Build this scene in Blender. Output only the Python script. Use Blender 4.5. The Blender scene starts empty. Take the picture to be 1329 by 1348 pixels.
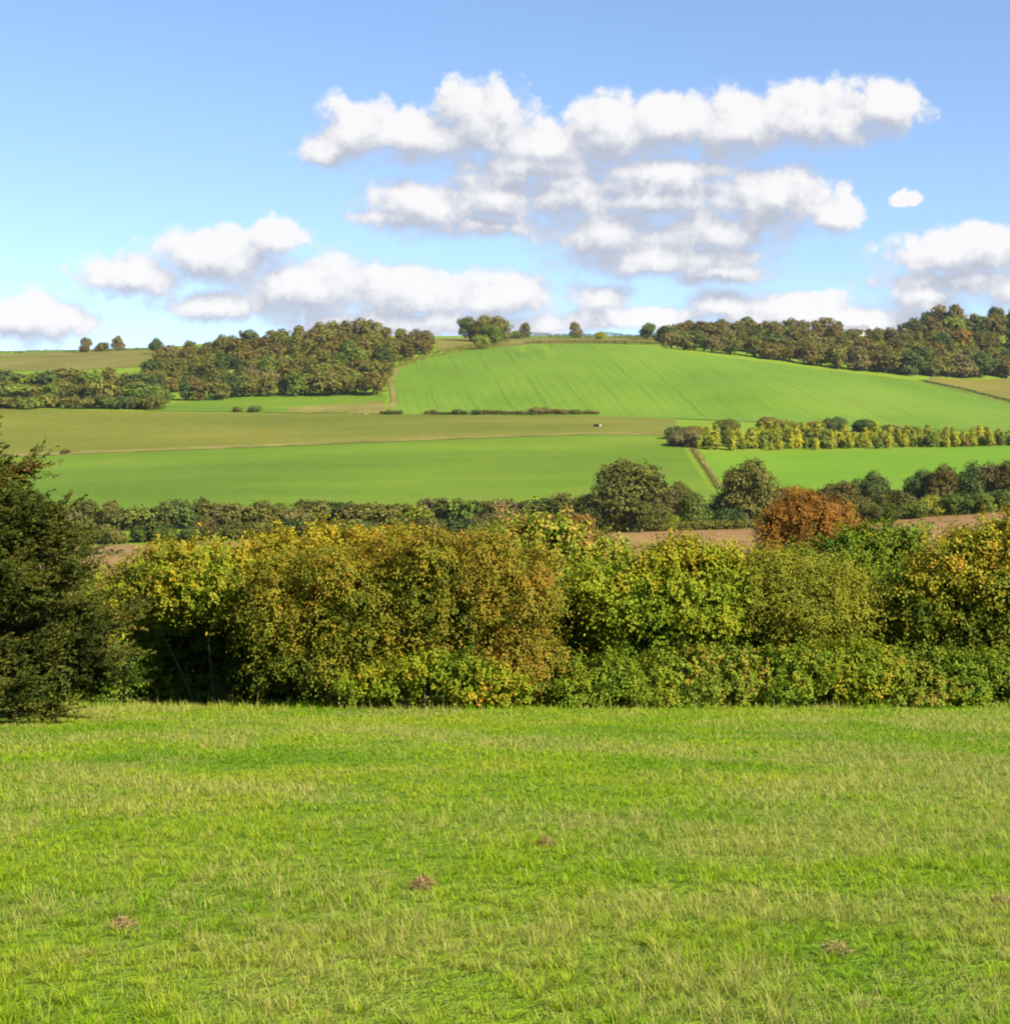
import bpy, math, random
import numpy as np
from mathutils import Vector

R = math.radians
rng = np.random.default_rng(7)
random.seed(7)
sc = bpy.context.scene
COL = sc.collection

# ------------------------------------------------------------------ camera constants (a level camera with a lens shift)
W_PX, FPX, CX, HOR = 1329.0, 2000.0, 664.5, 560.0

SUN_AZ, SUN_EL = R(131), R(36)      # azimuth clockwise from the view direction (+y)

# ------------------------------------------------------------------ terrain
DK = np.array([70, 120, 200, 300, 400, 455, 510, 570, 660, 740, 800, 870, 950, 1050, 1150, 1225, 1300, 1400, 1500, 1650, 1850, 2200, 3200], float)
UK = np.array([-700, 0, 200, 330, 450, 560, 660, 780, 900, 1000, 1100, 1200, 1329, 2000], float)
PT = np.array([
 [931]*14,
 [925]*14,
 [850]*14,
 [785, 785, 784, 783, 782, 781, 780, 779, 777, 775, 771, 767, 760, 735],
 [740, 740, 737, 735, 734, 733, 732, 730, 727, 724, 719, 712, 704, 680],
 [724, 723, 718, 713, 711, 709, 706, 702, 699, 696, 689, 682, 673, 648],
 [701, 700, 697, 695, 694, 693, 692, 690, 688, 685, 679, 672, 662, 640],
 [678, 677, 675, 673, 672, 671, 670, 668, 665, 662, 658, 652, 645, 625],
 [646, 644, 641, 639, 638, 637, 635, 632, 629, 628, 626, 622, 616, 600],
 [621, 619, 614, 611, 608, 606, 604, 601, 599, 599, 598, 596, 593, 580],
 [604, 601, 595, 590, 586, 582, 578, 575, 578, 584, 585, 584, 582, 575],
 [572, 570, 568, 566, 564, 562, 560, 559, 562, 567, 571, 574, 576, 575],
 [541, 539, 541, 544, 545, 546, 547, 548, 551, 554, 557, 561, 566, 572],
 [531, 527, 527, 524, 521, 517, 514, 511, 513, 519, 528, 536, 546, 555],
 [515, 511, 507, 501, 495, 489, 485, 481, 484, 494, 506, 517, 530, 540],
 [502, 498, 490, 480, 471, 472, 468, 464, 469, 481, 494, 505, 518, 528],
 [491, 487, 476, 462, 450, 460, 457, 453, 460, 472, 483, 492, 503, 515],
 [483, 479, 467, 453, 443, 452, 455, 456, 457, 458, 462, 468, 472, 480],
 [476, 471, 463, 449, 442, 446, 448, 449, 447, 445, 446, 447, 443, 445],
 [470, 465, 459, 447, 441, 443, 443, 443, 442, 438, 438, 437, 422, 405],
 [468, 463, 458, 449, 444, 444, 444, 444, 443, 438, 437, 434, 414, 390],
 [480, 476, 470, 464, 460, 460, 460, 460, 458, 452, 450, 446, 430, 410],
 [525]*14], float)
ZT = -(PT - HOR) / FPX * DK[:, None]


def pchip_slopes(h, dl):
    m = np.empty(dl.shape[:-1] + (dl.shape[-1] + 1,))
    a, b = dl[..., :-1], dl[..., 1:]
    w1, w2 = 2 * h[1:] + h[:-1], h[1:] + 2 * h[:-1]
    with np.errstate(divide='ignore', invalid='ignore'):
        mm = (w1 + w2) / (w1 / a + w2 / b)
    mm = np.where(a * b > 0, mm, 0.0)
    m[..., 1:-1] = mm
    m[..., 0] = dl[..., 0]
    m[..., -1] = dl[..., -1]
    return m


def hermite(xk, yk, mk, x, per_row):
    i = np.clip(np.searchsorted(xk, x, side='right') - 1, 0, len(xk) - 2)
    h = xk[i + 1] - xk[i]
    t = (x - xk[i]) / h
    if per_row:
        r = np.arange(len(x))
        y0, y1, m0, m1 = yk[r, i], yk[r, i + 1], mk[r, i], mk[r, i + 1]
    else:
        y0, y1, m0, m1 = yk[..., i], yk[..., i + 1], mk[..., i], mk[..., i + 1]
    t2, t3 = t * t, t * t * t
    return (2*t3 - 3*t2 + 1) * y0 + (t3 - 2*t2 + t) * h * m0 + (-2*t3 + 3*t2) * y1 + (t3 - t2) * h * m1


_hu = np.diff(UK)
_MU = pchip_slopes(_hu, np.diff(ZT, axis=1) / _hu)
_hd = np.diff(DK)


def meadow_z(x, y):
    return -1.6 - 0.145 * y + 0.05 * np.sin(x * 0.21 + 1.0) * np.sin(y * 0.17) + 0.0035 * x


def terrain(x, y):
    x = np.atleast_1d(np.asarray(x, float)).ravel()
    y = np.atleast_1d(np.asarray(y, float)).ravel()
    yy = np.clip(y, 70, 3200)
    u = np.clip(CX + FPX * x / np.maximum(y, 30.0), UK[0], UK[-1])
    rows = hermite(UK, ZT, _MU, u, False).T            # N x K
    md = pchip_slopes(_hd, np.diff(rows, axis=1) / _hd)
    zf = hermite(DK, rows, md, yy, True)
    zm = meadow_z(x, y)
    w = np.clip((y - 46) / 40.0, 0, 1)
    w = w * w * (3 - 2 * w)
    return zm * (1 - w) + zf * w


def ground(x, y):
    return float(terrain([x], [y])[0])


_dscan = np.concatenate([np.arange(230, 1700, 2.0), np.arange(1700, 2300, 10.0)])


def hit(px, py):
    """the point of the hillside seen at this place of the photograph"""
    xs = (px - CX) / FPX * _dscan
    z = terrain(xs, _dscan)
    p = HOR - FPX * z / _dscan
    k = np.nonzero(p <= py)[0]
    i = k[0] if len(k) else int(np.argmin(p))
    d = _dscan[i]
    if i > 0 and p[i - 1] > py:
        f = (p[i - 1] - py) / (p[i - 1] - p[i])
        d = _dscan[i - 1] + f * (_dscan[i] - _dscan[i - 1])
    return (px - CX) / FPX * d, d


# ------------------------------------------------------------------ mesh helpers
def link(o):
    COL.objects.link(o)
    return o


def mesh_from(name, V, F, mat, attrs=None, smooth=False):
    """V (n,3); F (m,k) all faces with k corners"""
    V = np.asarray(V, np.float32)
    F = np.asarray(F, np.int32)
    me = bpy.data.meshes.new(name)
    me.vertices.add(len(V))
    me.vertices.foreach_set('co', V.ravel())
    k = F.shape[1]
    me.loops.add(F.size)
    me.loops.foreach_set('vertex_index', F.ravel())
    me.polygons.add(len(F))
    me.polygons.foreach_set('loop_start', np.arange(0, F.size, k, dtype=np.int32))
    me.polygons.foreach_set('loop_total', np.full(len(F), k, np.int32))
    if attrs:
        for an, av in attrs.items():
            a = me.attributes.new(an, 'FLOAT', 'POINT')
            a.data.foreach_set('value', np.asarray(av, np.float32))
    me.update(calc_edges=True)
    me.polygons.foreach_set('use_smooth', np.full(len(F), smooth, bool))
    if mat:
        me.materials.append(mat)
    return me


def add(name, me, parent=None, loc=None):
    o = bpy.data.objects.new(name, me)
    if parent is not None:
        o.parent = parent
    if loc is not None:
        o.location = loc
    return link(o)


def thing(name, label, cat, loc=(0, 0, 0), rz=0.0, group=None, me=None, scale=1.0):
    o = bpy.data.objects.new(name, me)
    o.location = loc
    o.rotation_euler = (0, 0, rz)
    if scale != 1.0:
        o.scale = (scale, scale, scale) if not isinstance(scale, tuple) else scale
    o['label'] = label
    o['category'] = cat
    if group:
        o['group'] = group
    return link(o)


def unit(v):
    return v / np.maximum(np.linalg.norm(v, axis=-1, keepdims=True), 1e-9)


def leaf_mesh(name, mat, P, D, N, L, Wd, tint, extra=None):
    S = unit(np.cross(D, N))
    N2 = np.cross(S, D)
    L = np.asarray(L)[:, None]
    Wd = np.asarray(Wd)[:, None]
    n = len(P)
    V = np.empty((n, 4, 3), np.float32)
    V[:, 0] = P
    V[:, 1] = P + D * L * 0.48 + S * Wd * 0.5 + N2 * Wd * 0.14
    V[:, 2] = P + D * L - N2 * L * 0.08
    V[:, 3] = P + D * L * 0.48 - S * Wd * 0.5 + N2 * Wd * 0.14
    F = np.arange(n * 4, dtype=np.int32).reshape(n, 4)
    return mesh_from(name, V.reshape(-1, 3), F, mat, {'tint': np.repeat(tint, 4)})


def tube_geo(path, rad, sides=7):
    path = np.asarray(path, float)
    rad = np.asarray(rad, float)
    n = len(path)
    T = np.gradient(path, axis=0)
    T = unit(T)
    ref = np.array([0.3, 0.9, 0.1])
    A = unit(np.cross(T, ref))
    B = np.cross(T, A)
    ang = np.arange(sides) / sides * 2 * np.pi
    V = path[:, None, :] + rad[:, None, None] * (A[:, None, :] * np.cos(ang)[None, :, None] + B[:, None, :] * np.sin(ang)[None, :, None])
    F = []
    for i in range(n - 1):
        for j in range(sides):
            k = (j + 1) % sides
            F.append((i*sides + j, i*sides + k, (i+1)*sides + k, (i+1)*sides + j))
    return V.reshape(-1, 3), np.array(F, np.int32)


def tubes_mesh(name, tubes, mat):
    VV, FF, o = [], [], 0
    for path, rad, sides in tubes:
        V, F = tube_geo(path, rad, sides)
        VV.append(V)
        FF.append(F + o)
        o += len(V)
    return mesh_from(name, np.concatenate(VV), np.concatenate(FF), mat, None, True)


def lump(d, seed):
    """smooth bumps over directions / positions, about -1..1"""
    r = np.random.default_rng(seed)
    out = np.zeros(len(d))
    for k in range(7):
        w = r.normal(size=3) * (1.6 + 0.6 * k)
        out += np.sin(d @ w + r.uniform(0, 6.28)) / (1 + 0.35 * k)
    return out / 3.0


def crown_points(lobes, n, spray, per, up=0.4, droop=0.2, spread=0.12, shell=0.35, low=0.55, rg=None, lump_amp=0.2, flat=0.6, inner=0.0, seed=1):
    rg = rg or rng
    lobes = np.asarray(lobes, float)
    w = (lobes[:, 3] * lobes[:, 4] * lobes[:, 5]) ** (2/3)
    w = w / w.sum()
    li = rg.choice(len(lobes), size=n, p=w)
    d = unit(rg.normal(size=(n, 3)))
    flip = (d[:, 2] < 0) & (rg.random(n) < low)
    d[flip, 2] *= -1
    c, r = lobes[li, :3], lobes[li, 3:6]
    rad = 1 - shell * rg.random(n) ** 1.4
    deep = rg.random(n) < inner
    rad = np.where(deep, rg.random(n) ** 0.5 * 0.7, rad)
    rad = rad * (1 + lump_amp * lump(d * 1.7 + c * 0.37, seed))
    root = c + d * r * rad[:, None]
    sd = unit(d + np.array([0, 0, up]) + rg.normal(size=(n, 3)) * 0.45)
    ln = spray * rg.uniform(0.55, 1.35, n)
    i = np.repeat(np.arange(n), per)
    m = n * per
    t = rg.random(m)
    P = root[i] + sd[i] * (ln[i] * t)[:, None] + rg.normal(size=(m, 3)) * (spread * ln[i])[:, None]
    P[:, 2] -= droop * ln[i] * t * t
    D = sd[i] * 0.5 + rg.normal(size=(m, 3)) * 0.8 + np.array([0, 0, -0.25])
    N = unit(rg.normal(size=(m, 3)) * 0.40 + np.array([0, 0, flat * .8]) + d[i] * 1.1)
    D = unit(D - N * (D * N).sum(1, keepdims=True) * 0.85)
    tint = np.clip(0.5 + 0.14 * rg.normal(size=n)[i] + 0.09 * rg.normal(size=m), 0, 1)
    return P, D, N, tint


# ------------------------------------------------------------------ node helpers
def new_mat(name):
    m = bpy.data.materials.new(name)
    m.use_nodes = True
    nt = m.node_tree
    nt.nodes.clear()
    return m, nt


def nd(nt, t, **kw):
    n = nt.nodes.new(t)
    for k, v in kw.items():
        setattr(n, k, v)
    return n


def ramp(nt, fac, stops):
    r = nd(nt, 'ShaderNodeValToRGB')
    e = r.color_ramp.elements
    while len(e) < len(stops):
        e.new(0.5)
    for el, (p, c) in zip(e, stops):
        el.position = p
        el.color = (*c, 1)
    nt.links.new(fac, r.inputs[0])
    return r.outputs[0]


def math_n(nt, op, a, b=None, c=None, clamp=False):
    n = nd(nt, 'ShaderNodeMath', operation=op)
    n.use_clamp = clamp
    for i, v in enumerate((a, b, c)):
        if v is None:
            continue
        if isinstance(v, (int, float)):
            n.inputs[i].default_value = v
        else:
            nt.links.new(v, n.inputs[i])
    return n.outputs[0]


def noise_n(nt, vec, scale, detail=3, rough=0.55):
    n = nd(nt, 'ShaderNodeTexNoise')
    n.inputs['Scale'].default_value = scale
    n.inputs['Detail'].default_value = detail
    n.inputs['Roughness'].default_value = rough
    nt.links.new(vec, n.inputs['Vector'])
    return n.outputs[0]


def mixc(nt, fac, a, b):
    n = nd(nt, 'ShaderNodeMix', data_type='RGBA')
    for s, v in (('Factor', fac),):
        if isinstance(v, (int, float)):
            n.inputs[0].default_value = v
        else:
            nt.links.new(v, n.inputs[0])
    for i, v in ((6, a), (7, b)):
        if isinstance(v, tuple):
            n.inputs[i].default_value = (*v, 1)
        else:
            nt.links.new(v, n.inputs[i])
    return n.outputs[2]


def surface(nt, col, trans=0.0, rough=0.7, spec=0.2, normal=None):
    out = nd(nt, 'ShaderNodeOutputMaterial')
    b = nd(nt, 'ShaderNodeBsdfPrincipled')
    b.inputs['Roughness'].default_value = rough
    b.inputs['Specular IOR Level'].default_value = spec
    nt.links.new(col, b.inputs['Base Color'])
    if normal is not None:
        nt.links.new(normal, b.inputs['Normal'])
    if trans > 0:
        t = nd(nt, 'ShaderNodeBsdfTranslucent')
        nt.links.new(col, t.inputs['Color'])
        mx = nd(nt, 'ShaderNodeMixShader')
        mx.inputs[0].default_value = trans
        nt.links.new(b.outputs[0], mx.inputs[1])
        nt.links.new(t.outputs[0], mx.inputs[2])
        nt.links.new(mx.outputs[0], out.inputs[0])
    else:
        nt.links.new(b.outputs[0], out.inputs[0])


def leaf_mat(name, stops, clump=0.6, scale=0.5, trans=0.3, vary=0.15, zramp=None):
    """leaf colours: each leaf its own shade along a ramp, drifting in patches over the crown"""
    m, nt = new_mat(name)
    at = nd(nt, 'ShaderNodeAttribute', attribute_name='tint')
    tc = nd(nt, 'ShaderNodeTexCoord')
    oi = nd(nt, 'ShaderNodeObjectInfo')
    off = nd(nt, 'ShaderNodeVectorMath', operation='ADD')
    nt.links.new(tc.outputs['Object'], off.inputs[0])
    rn = math_n(nt, 'MULTIPLY', oi.outputs['Random'], 57.0)
    cb = nd(nt, 'ShaderNodeCombineXYZ')
    nt.links.new(rn, cb.inputs[0])
    nt.links.new(rn, cb.inputs[1])
    nt.links.new(cb.outputs[0], off.inputs[1])
    nz = noise_n(nt, off.outputs[0], scale, 2, 0.5)
    a = math_n(nt, 'MULTIPLY_ADD', nz, clump * 2.2, -clump * 1.1)
    f = math_n(nt, 'ADD', at.outputs['Fac'], a)
    f2 = math_n(nt, 'MULTIPLY_ADD', oi.outputs['Random'], vary * 2, -vary)
    f = math_n(nt, 'ADD', f, f2, clamp=True)
    if zramp:                      # autumn colour turned first in the upper crown
        sx = nd(nt, 'ShaderNodeSeparateXYZ')
        nt.links.new(tc.outputs['Object'], sx.inputs[0])
        mr = nd(nt, 'ShaderNodeMapRange')
        mr.inputs[1].default_value, mr.inputs[2].default_value = zramp[0], zramp[1]
        mr.inputs[3].default_value, mr.inputs[4].default_value = -zramp[2], zramp[2]
        nt.links.new(sx.outputs[2], mr.inputs[0])
        f = math_n(nt, 'ADD', f, mr.outputs[0], clamp=True)
    surface(nt, ramp(nt, f, stops), trans, 0.6, 0.10)
    return m


def bark_mat(name, a, b):
    m, nt = new_mat(name)
    tc = nd(nt, 'ShaderNodeTexCoord')
    mp = nd(nt, 'ShaderNodeMapping')
    mp.inputs['Scale'].default_value = (6, 6, 1.2)
    nt.links.new(tc.outputs['Object'], mp.inputs[0])
    nz = noise_n(nt, mp.outputs[0], 3, 5, 0.6)
    bp = nd(nt, 'ShaderNodeBump')
    bp.inputs['Strength'].default_value = 0.6
    nt.links.new(nz, bp.inputs['Height'])
    surface(nt, ramp(nt, nz, [(0.3, a), (0.7, b)]), 0, 0.85, 0.2, bp.outputs[0])
    return m


BARK = bark_mat('bark', (0.035, 0.027, 0.02), (0.11, 0.09, 0.07))


def field_mat(name, stops, big=0.012, fine=0.6, grain=0.5, rows=None, streak=None, worn=0.0):
    m, nt = new_mat(name)
    g = nd(nt, 'ShaderNodeNewGeometry')
    mp = nd(nt, 'ShaderNodeMapping')
    mp.inputs['Scale'].default_value = streak or (1, 1, 1)
    nt.links.new(g.outputs['Position'], mp.inputs[0])
    n1 = noise_n(nt, mp.outputs[0], big, 4, 0.6)
    n2 = noise_n(nt, g.outputs['Position'], fine, 4, 0.65)
    f = math_n(nt, 'MULTIPLY_ADD', n2, grain, math_n(nt, 'MULTIPLY_ADD', n1, 1.5, -0.25 - grain * 0.5), clamp=True)
    col = ramp(nt, f, stops)
    if rows:
        (nx, ny), period, width, colour, strength = rows
        dt = nd(nt, 'ShaderNodeVectorMath', operation='DOT_PRODUCT')
        nt.links.new(g.outputs['Position'], dt.inputs[0])
        dt.inputs[1].default_value = (nx, ny, 0)
        wob = noise_n(nt, g.outputs['Position'], 0.02, 2)
        s = math_n(nt, 'MULTIPLY_ADD', wob, 5.0, dt.outputs['Value'])
        for per, wd, st in ((period, width, strength), (period * 0.31, width * 1.5, strength * 0.40)):
            fr = math_n(nt, 'FRACT', math_n(nt, 'DIVIDE', s, per))
            tri = math_n(nt, 'ABSOLUTE', math_n(nt, 'SUBTRACT', fr, 0.5))
            line = math_n(nt, 'SUBTRACT', 1.0, math_n(nt, 'DIVIDE', tri, wd / per), clamp=True)
            brk = noise_n(nt, g.outputs['Position'], 0.013, 3, 0.6)
            brk = math_n(nt, 'MULTIPLY_ADD', brk, 4.0, -1.2, clamp=True)
            fac = math_n(nt, 'MULTIPLY', math_n(nt, 'MULTIPLY', line, brk), st)
            col = mixc(nt, fac, col, colour)
    if worn:                       # thin, yellowed places in the crop
        w1 = noise_n(nt, g.outputs['Position'], 0.030, 5, 0.65)
        w1 = math_n(nt, 'MULTIPLY_ADD', w1, 6.0, -3.45, clamp=True)
        col = mixc(nt, math_n(nt, 'MULTIPLY', w1, worn), col, (0.115, 0.105, 0.022))
    bp = nd(nt, 'ShaderNodeBump')
    bp.inputs['Strength'].default_value = 0.5
    bp.inputs['Distance'].default_value = 0.4
    nt.links.new(n2, bp.inputs['Height'])
    surface(nt, col, 0, 0.9, 0.1, bp.outputs[0])
    return m


# ------------------------------------------------------------------ ground: one sheet to the horizon
def spaced(*segs):
    out = []
    for a, b, s in segs:
        out.append(np.arange(a, b, s))
    return np.concatenate(out)


ys = np.concatenate([spaced((-14, 50, 0.5), (50, 200, 3), (200, 1700, 8), (1700, 6001, 60))])
xp = spaced((0, 30, 1), (30, 120, 4), (120, 720, 8), (720, 3001, 80))
xs = np.concatenate([-xp[:0:-1], xp])
GX, GY = np.meshgrid(xs, ys)
GZ = terrain(GX.ravel(), GY.ravel())
nxg, nyg = len(xs), len(ys)
idx = np.arange(nxg * nyg).reshape(nyg, nxg)
GF = np.stack([idx[:-1, :-1].ravel(), idx[:-1, 1:].ravel(), idx[1:, 1:].ravel(), idx[1:, :-1].ravel()], 1)
MAT_GROUND = field_mat('rough_pasture', [(0.15, (0.070, 0.122, 0.005)), (0.5, (0.098, 0.150, 0.006)), (0.85, (0.125, 0.155, 0.014))], 0.35, 9.0, 0.7)
go = add('ground', mesh_from('ground', np.stack([GX.ravel(), GY.ravel(), GZ], 1), GF, MAT_GROUND, None, True))
go['kind'] = 'structure'


def poly_at(pts, n):
    pts = np.asarray(pts, float)
    s = np.concatenate([[0], np.cumsum(np.hypot(*np.diff(pts, axis=0).T))])
    t = np.linspace(0, s[-1], n)
    return np.stack([np.interp(t, s, pts[:, 0]), np.interp(t, s, pts[:, 1])], 1)


def field(name, near, far, off, mat, nx=60, ny=24, ragged=0.0):
    """a sheet of crop laid over the hillside between a near and a far boundary"""
    a = np.array([hit(*p) for p in poly_at(near, nx)])
    b = np.array([hit(*p) for p in poly_at(far, nx)])
    if ragged:
        a[:, 1] += rng.normal(size=nx) * ragged
        b[:, 1] += rng.normal(size=nx) * ragged
    t = np.linspace(0, 1, ny)[:, None, None]
    XY = a[None] * (1 - t) + b[None] * t
    Z = terrain(XY[..., 0].ravel(), XY[..., 1].ravel()) + off
    V = np.column_stack([XY[..., 0].ravel(), XY[..., 1].ravel(), Z])
    i = np.arange(nx * ny).reshape(ny, nx)
    F = np.stack([i[:-1, :-1].ravel(), i[:-1, 1:].ravel(), i[1:, 1:].ravel(), i[1:, :-1].ravel()], 1)
    o = add(name, mesh_from(name, V, F, mat, None, True))
    o['kind'] = 'structure'
    return o


ta, tb = np.array(hit(700, 457)), np.array(hit(775, 540))
tv = (tb - ta) / np.linalg.norm(tb - ta)
TRAM = (float(-tv[1]), float(tv[0]))
M_CROP_HILL = field_mat('young_crop_hill', [(0.2, (0.056, 0.104, 0.0055)), (0.5, (0.072, 0.126, 0.0070)), (0.85, (0.092, 0.141, 0.0110))], 0.012, 0.25, 0.5,
                        rows=(TRAM, 24.0, 1.1, (0.042, 0.066, 0.009), 0.72), streak=(1, 0.6, 1), worn=0.5)
M_CROP_MID = field_mat('young_crop_valley', [(0.25, (0.052, 0.092, 0.0040)), (0.5, (0.069, 0.114, 0.0050)), (0.75, (0.096, 0.128, 0.0080))], 0.016, 0.3, 0.5, streak=(0.3, 1, 1), worn=0.35)
M_CROP_RIGHT = field_mat('bright_crop', [(0.15, (0.061, 0.126, 0.0035)), (0.5, (0.075, 0.146, 0.0045)), (0.85, (0.088, 0.154, 0.0060))], 0.02, 0.3, 0.4, worn=0.2)
M_STUBBLE = field_mat('stubble', [(0.2, (0.062, 0.075, 0.0060)), (0.5, (0.085, 0.090, 0.0080)), (0.8, (0.108, 0.104, 0.0130))], 0.016, 0.35, 1.0, streak=(0.35, 1.2, 1))
M_PLOUGH = field_mat('ploughed_soil', [(0.15, (0.111, 0.064, 0.0239)), (0.5, (0.158, 0.091, 0.0359)), (0.85, (0.192, 0.114, 0.0494))], 0.02, 0.5, 0.7, streak=(0.3, 1.4, 1))
M_OLIVE = field_mat('set_aside', [(0.15, (0.072, 0.074, 0.010)), (0.5, (0.098, 0.088, 0.014)), (0.85, (0.125, 0.106, 0.022))], 0.016, 0.3, 0.7)
M_PALE = field_mat('dry_verge', [(0.15, (0.074, 0.076, 0.011)), (0.5, (0.114, 0.100, 0.020)), (0.85, (0.150, 0.128, 0.036))], 0.05, 0.6, 0.8)

field('ploughed_field', [(-250, 790), (300, 785), (780, 775), (1000, 768), (1329, 745), (1600, 725)],
      [(-250, 725), (150, 719), (330, 713), (780, 702), (980, 697), (1130, 686), (1329, 673), (1600, 662)], 0.25, M_PLOUGH, 90, 24)
field('valley_field', [(-250, 690), (300, 684), (600, 680), (800, 676), (950, 662)],
      [(-250, 606), (20, 602), (300, 591), (640, 577), (780, 572.5), (890, 573.5)], 0.25, M_CROP_MID, 80, 40)
field('bright_field', [(952, 664), (1100, 655), (1329, 640), (1600, 630)],
      [(926, 599), (1100, 594), (1329, 587), (1600, 580)], 0.28, M_CROP_RIGHT, 60, 24)
field('stubble_field', [(-250, 602), (20, 599), (300, 588), (640, 574.5), (780, 570), (888, 570)],
      [(-250, 540), (0, 537.5), (230, 543), (515, 546), (790, 548), (890, 551)], 0.30, M_STUBBLE, 90, 30)
field('field_margin', [(-250, 605), (20, 601.5), (300, 591), (640, 577), (780, 572.5), (890, 573.5)],
      [(-250, 601), (20, 598), (300, 587), (640, 574), (780, 569.5), (890, 571)], 0.42, M_PALE, 90, 4, 1.0)
field('hill_field', [(512, 546), (640, 546), (790, 548), (900, 552), (1100, 560), (1329, 570), (1600, 575)],
      [(516, 486), (560, 474), (620, 462), (700, 454.5), (780, 454), (850, 456.5), (905, 465), (1000, 476), (1100, 490), (1200, 501), (1329, 531), (1600, 545)], 0.35, M_CROP_HILL, 110, 60)
field('side_field', [(190, 541), (300, 542.5), (400, 544), (504, 544.5)],
      [(205, 534), (300, 524.5), (400, 521), (510, 520)], 0.30, M_CROP_MID, 40, 12)
field('rough_grass', [(370, 544), (505, 545.5)], [(385, 537), (507, 528)], 0.42, M_PALE, 40, 8, 5)
field('upper_field', [(-250, 500), (0, 489), (110, 487), (200, 482)],
      [(-250, 480), (0, 473), (100, 468), (198, 464)], 0.30, M_OLIVE, 40, 12)
field('upper_green_field', [(-250, 478), (60, 469.5), (120, 467), (205, 465)],
      [(-250, 474), (60, 464.5), (120, 462), (205, 459)], 0.36, M_OLIVE, 40, 8)
field('ridge_field', [(575, 461), (640, 459), (700, 452.5), (860, 452.5)],
      [(575, 446), (640, 444.5), (720, 444.5), (860, 444)], 0.30, M_OLIVE, 40, 10)
field('corner_field', [(1215, 502), (1270, 513), (1329, 528), (1600, 545)],
      [(1225, 497), (1270, 500), (1329, 499), (1600, 505)], 0.45, M_OLIVE, 30, 12)


def track(name, pts, width, mat, off=0.5):
    w = np.array([hit(*p) for p in poly_at(pts, 40)])
    T = unit(np.gradient(w, axis=0))
    Nn = np.stack([-T[:, 1], T[:, 0]], 1)
    cols = []
    for k in np.linspace(-0.5, 0.5, 4):
        q = w + Nn * (width * k)
        cols.append(np.column_stack([q, terrain(q[:, 0], q[:, 1]) + off]))
    V = np.stack(cols, 1).reshape(-1, 3)
    i = np.arange(160).reshape(40, 4)
    F = np.stack([i[:-1, :-1].ravel(), i[:-1, 1:].ravel(), i[1:, 1:].ravel(), i[1:, :-1].ravel()], 1)
    o = add(name, mesh_from(name, V, F, mat, None, True))
    o['kind'] = 'structure'


track('path', [(508, 546), (519, 530), (515, 505), (522, 487), (535, 478)], 4.0, M_PALE)
track('path', [(914, 592), (926, 609), (938, 626), (950, 645)], 3.0, M_PALE)
track('path', [(1080, 487), (1150, 495.5), (1210, 503), (1265, 515), (1329, 532), (1400, 538)], 3.5, M_PALE, 0.6)

# ------------------------------------------------------------------ meadow grass
def vnoise(x, y, s, seed):
    """value noise 0..1"""
    r = np.random.default_rng(seed)
    tab = r.random((256, 256))
    X, Y = x / s + 100, y / s + 100
    i, j = np.floor(X).astype(int), np.floor(Y).astype(int)
    fx, fy = X - i, Y - j
    fx, fy = fx * fx * (3 - 2 * fx), fy * fy * (3 - 2 * fy)
    g = lambda a, b: tab[a % 256, b % 256]
    return (g(i, j) * (1 - fx) + g(i + 1, j) * fx) * (1 - fy) + (g(i, j + 1) * (1 - fx) + g(i + 1, j + 1) * fx) * fy


def sstep(a, b, x):
    t = np.clip((x - a) / (b - a), 0, 1)
    return t * t * (3 - 2 * t)


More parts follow.
